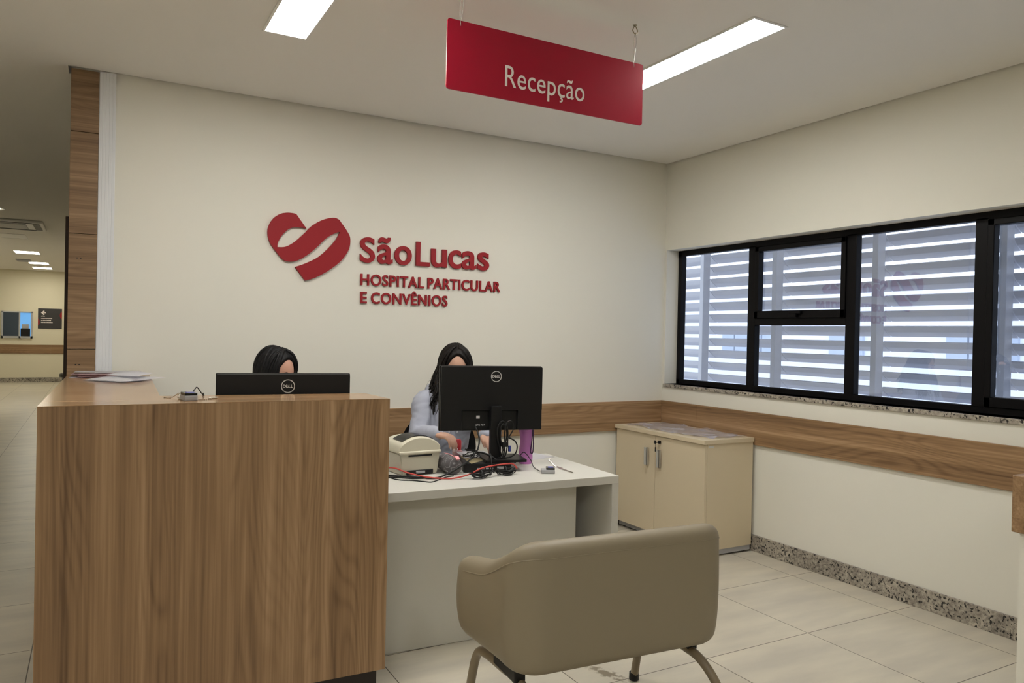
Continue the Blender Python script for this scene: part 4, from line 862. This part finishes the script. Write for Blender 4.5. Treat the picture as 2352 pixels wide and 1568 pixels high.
ho = link('hooded_top', top_, M['hoodie'], p2, True, True, 180); ho['label'] = 'grey-blue hooded top'
b = BM(); [tube(b, [(1.80 + s * .02, 3.935, 1.0), (1.80 + s * .028, 3.925, .93), (1.80 + s * .025, 3.932, .86)], .003, 6, smooth=4) for s in (-1, 1)]; link('drawstring', b, M['paper'], ho, True, True)
b = BM()
for s in (-1, 1): limb(b, [(1.79 + s * .08, 4.10, .525, .10), (1.79 + s * .10, 3.90, .53, .092), (1.79 + s * .11, 3.70, .50, .074), (1.79 + s * .11, 3.705, .30, .066), (1.79 + s * .11, 3.74, .10, .055)])
link('trousers', fuse(b, .010, 5), M['dark_cloth'], p2, True, True, 180)
for s in (-1, 1): link('shoe', limb(BM(), [(1.79 + s * .11, 3.76, .045, .045), (1.79 + s * .11, 3.68, .04, .045), (1.79 + s * .11, 3.60, .035, .035)]), M['black'], p2, True, True)
def tresses(bm, T, rx, ry, rz, n, lo, hi, Lmin, Lmax, amp, r0, seed, spread, drop=Vector()):
    """Locks that run over the skull from the parting and then hang; azimuth 0 is the face."""
    rr = random.Random(seed)
    for i in range(n):
        az = math.radians(rr.uniform(lo, hi)) * rr.choice((-1, 1)); L_ = rr.uniform(Lmin, Lmax); lay = rr.uniform(.93, 1.05); ph = rr.random() * 6.28; fr = rr.uniform(9, 15); q = []; r = []; n_ = 18; thin = rr.uniform(.6, 1.1)
        part = Vector((0, rr.uniform(-.035, .035), 0)); sp = rr.uniform(.3, 1.0) * spread
        for k in range(n_):
            t = k / (n_ - 1); dirv = Vector((math.sin(az), -math.cos(az)))
            if t < .38: f = math.radians(6 + 86 * t / .38); rad, z = math.sin(f), math.cos(f); w_ = amp * .35 * t / .38 * math.sin(fr * t + ph)
            else: u = (t - .38) / .62; rad = 1.0 + sp * u ** .8 ; z = -.035 - u * L_ / rz; w_ = amp * (.35 + .65 * u) * math.sin(fr * t + ph)
            p = Vector((dirv.x * rx * rad * lay + math.cos(az) * w_, dirv.y * ry * rad * lay + math.sin(az) * w_ + .012, z * rz * lay)) + part * max(0, 1 - t / .38)
            head = T @ p
            if t >= .38:   # below the skull the locks hang straight down whatever the tilt of the head
                base_ = T @ Vector((dirv.x * rx * lay, dirv.y * ry * lay + .012, 0)); head = Vector((base_.x + (dirv.x * math.cos(YAW[0]) - dirv.y * math.sin(YAW[0])) * rx * (rad - 1) + math.cos(az) * w_, base_.y + (dirv.x * math.sin(YAW[0]) + dirv.y * math.cos(YAW[0])) * ry * (rad - 1) + math.sin(az) * w_ , base_.z - .003 - u * L_ + amp * .5 * math.cos(fr * t + ph) * u))
            q.append(head); r.append(r0 * thin * (1 - .65 * t))
        tube(bm, q, r, 7, smooth=3)
YAW = [0]
def curls(bm):
    YAW[0] = math.radians(-16)
    tresses(bm, T2, .095, .104, .121, 260, 48, 178, .17, .27, .015, .0085, 21, .85)
    tresses(bm, T2, .097, .106, .122, 80, 45, 120, .16, .26, .018, .0050, 22, .80)
    tresses(bm, T2, .100, .108, .124, 70, 50, 178, .15, .28, .020, .0012, 23, .75)
def line2(d):   # parted hair, forehead free
    f = sstep(0, .10, .76 - .95 * abs(d.x) ** 2.0 - d.z) * sstep(-.05, -.2, d.y) if abs(d.x) < .9 else 0.0
    return f
hair_cap(T2, 1.0, line2, M['hair2'], p2, 'hair', curls, 1.12)

# receptionist behind the counter monitor
b = BM(); hc1 = Vector((.808, 3.93, 1.212)); T1 = head_bm(b, hc1, math.radians(36), math.radians(13), 1.0)
limb(b, [(.79, 4.02, 1.00, .06), (.795, 4.01, 1.06, .05), (.80, 3.975, 1.13, .05)]); limb(b, [(.80, 4.10, .52, .14, .11), (.80, 4.08, .70, .118, .092), (.795, 4.04, .88, .135, .098), (.79, 4.02, .99, .12, .075)], 24)
for sh_, el, wr, kn, lt in (((.655, 4.02, .995), (.585, 3.93, .80), (.70, 3.70, .775), (.72, 3.615, .772), (1, .2, 0)), ((.925, 4.02, .995), (1.01, 3.93, .80), (.91, 3.70, .775), (.89, 3.615, .772), (-1, .2, 0))):
    limb(b, [(.79, 4.02, 1.0, .05), (*sh_, .05), (*Vector(sh_).lerp(Vector(el), .5), .042), (*el, .036), (*wr, .024)]); hand(b, wr, kn, lt, (0, -.8, -.18), (lt[0] * .5, -.8, -.1))
for s in (-1, 1): limb(b, [(.80 + s * .08, 4.10, .52, .085), (.80 + s * .10, 3.88, .525, .078), (.80 + s * .11, 3.68, .50, .06), (.80 + s * .11, 3.69, .30, .052), (.80 + s * .11, 3.72, .09, .036), (.80 + s * .11, 3.62, .045, .034)])
p1 = tag(link('person', fuse(b, .0055, 5), M['skin2'], None, True, sharp=180), 'receptionist with straight black hair, head bent low behind the counter monitor', 'person')
face_parts(T1, 1.0, p1)
b = BM(); limb(b, [(.80, 4.10, .50, .165, .13), (.80, 4.08, .68, .145, .115), (.795, 4.04, .86, .158, .115), (.79, 4.022, .97, .15, .095), (.792, 4.018, 1.03, .075, .062)], 28)
for sh_, el, wr in (((.655, 4.02, .99), (.585, 3.93, .80), (.69, 3.72, .777)), ((.925, 4.02, .99), (1.01, 3.93, .80), (.92, 3.72, .777))): limb(b, [(.79, 4.02, .98, .065), (*sh_, .066), (*Vector(sh_).lerp(Vector(el), .5), .058), (*el, .052), (*Vector(el).lerp(Vector(wr), .9), .034)])
link('jumper', fuse(b, .009, 6), M['dark_cloth'], p1, True, True, 180)
b = BM()
for s in (-1, 1): limb(b, [(.80 + s * .08, 4.10, .525, .10), (.80 + s * .10, 3.88, .53, .092), (.80 + s * .11, 3.68, .50, .074), (.80 + s * .11, 3.69, .30, .066), (.80 + s * .11, 3.72, .10, .055)])
link('trousers', fuse(b, .011, 5), M['dark_cloth'], p1, True, True, 180)
for s in (-1, 1): link('shoe', limb(BM(), [(.80 + s * .11, 3.74, .045, .045), (.80 + s * .11, 3.66, .04, .045), (.80 + s * .11, 3.58, .035, .035)]), M['black'], p1, True, True)
def straight(bm):
    YAW[0] = math.radians(36)
    tresses(bm, T1, .090, .106, .121, 250, 44, 178, .22, .30, .0015, .0095, 31, .16)
    tresses(bm, T1, .091, .107, .122, 60, 44, 120, .20, .28, .002, .0050, 32, .16)
def line1(d): return sstep(0, .10, .80 - .85 * abs(d.x) ** 2.2 - d.z) * sstep(-.05, -.2, d.y) if abs(d.x) < .9 else 0.0
hair_cap(T1, 1.0, line1, M['hair1'], p1, 'hair', straight, 1.13)
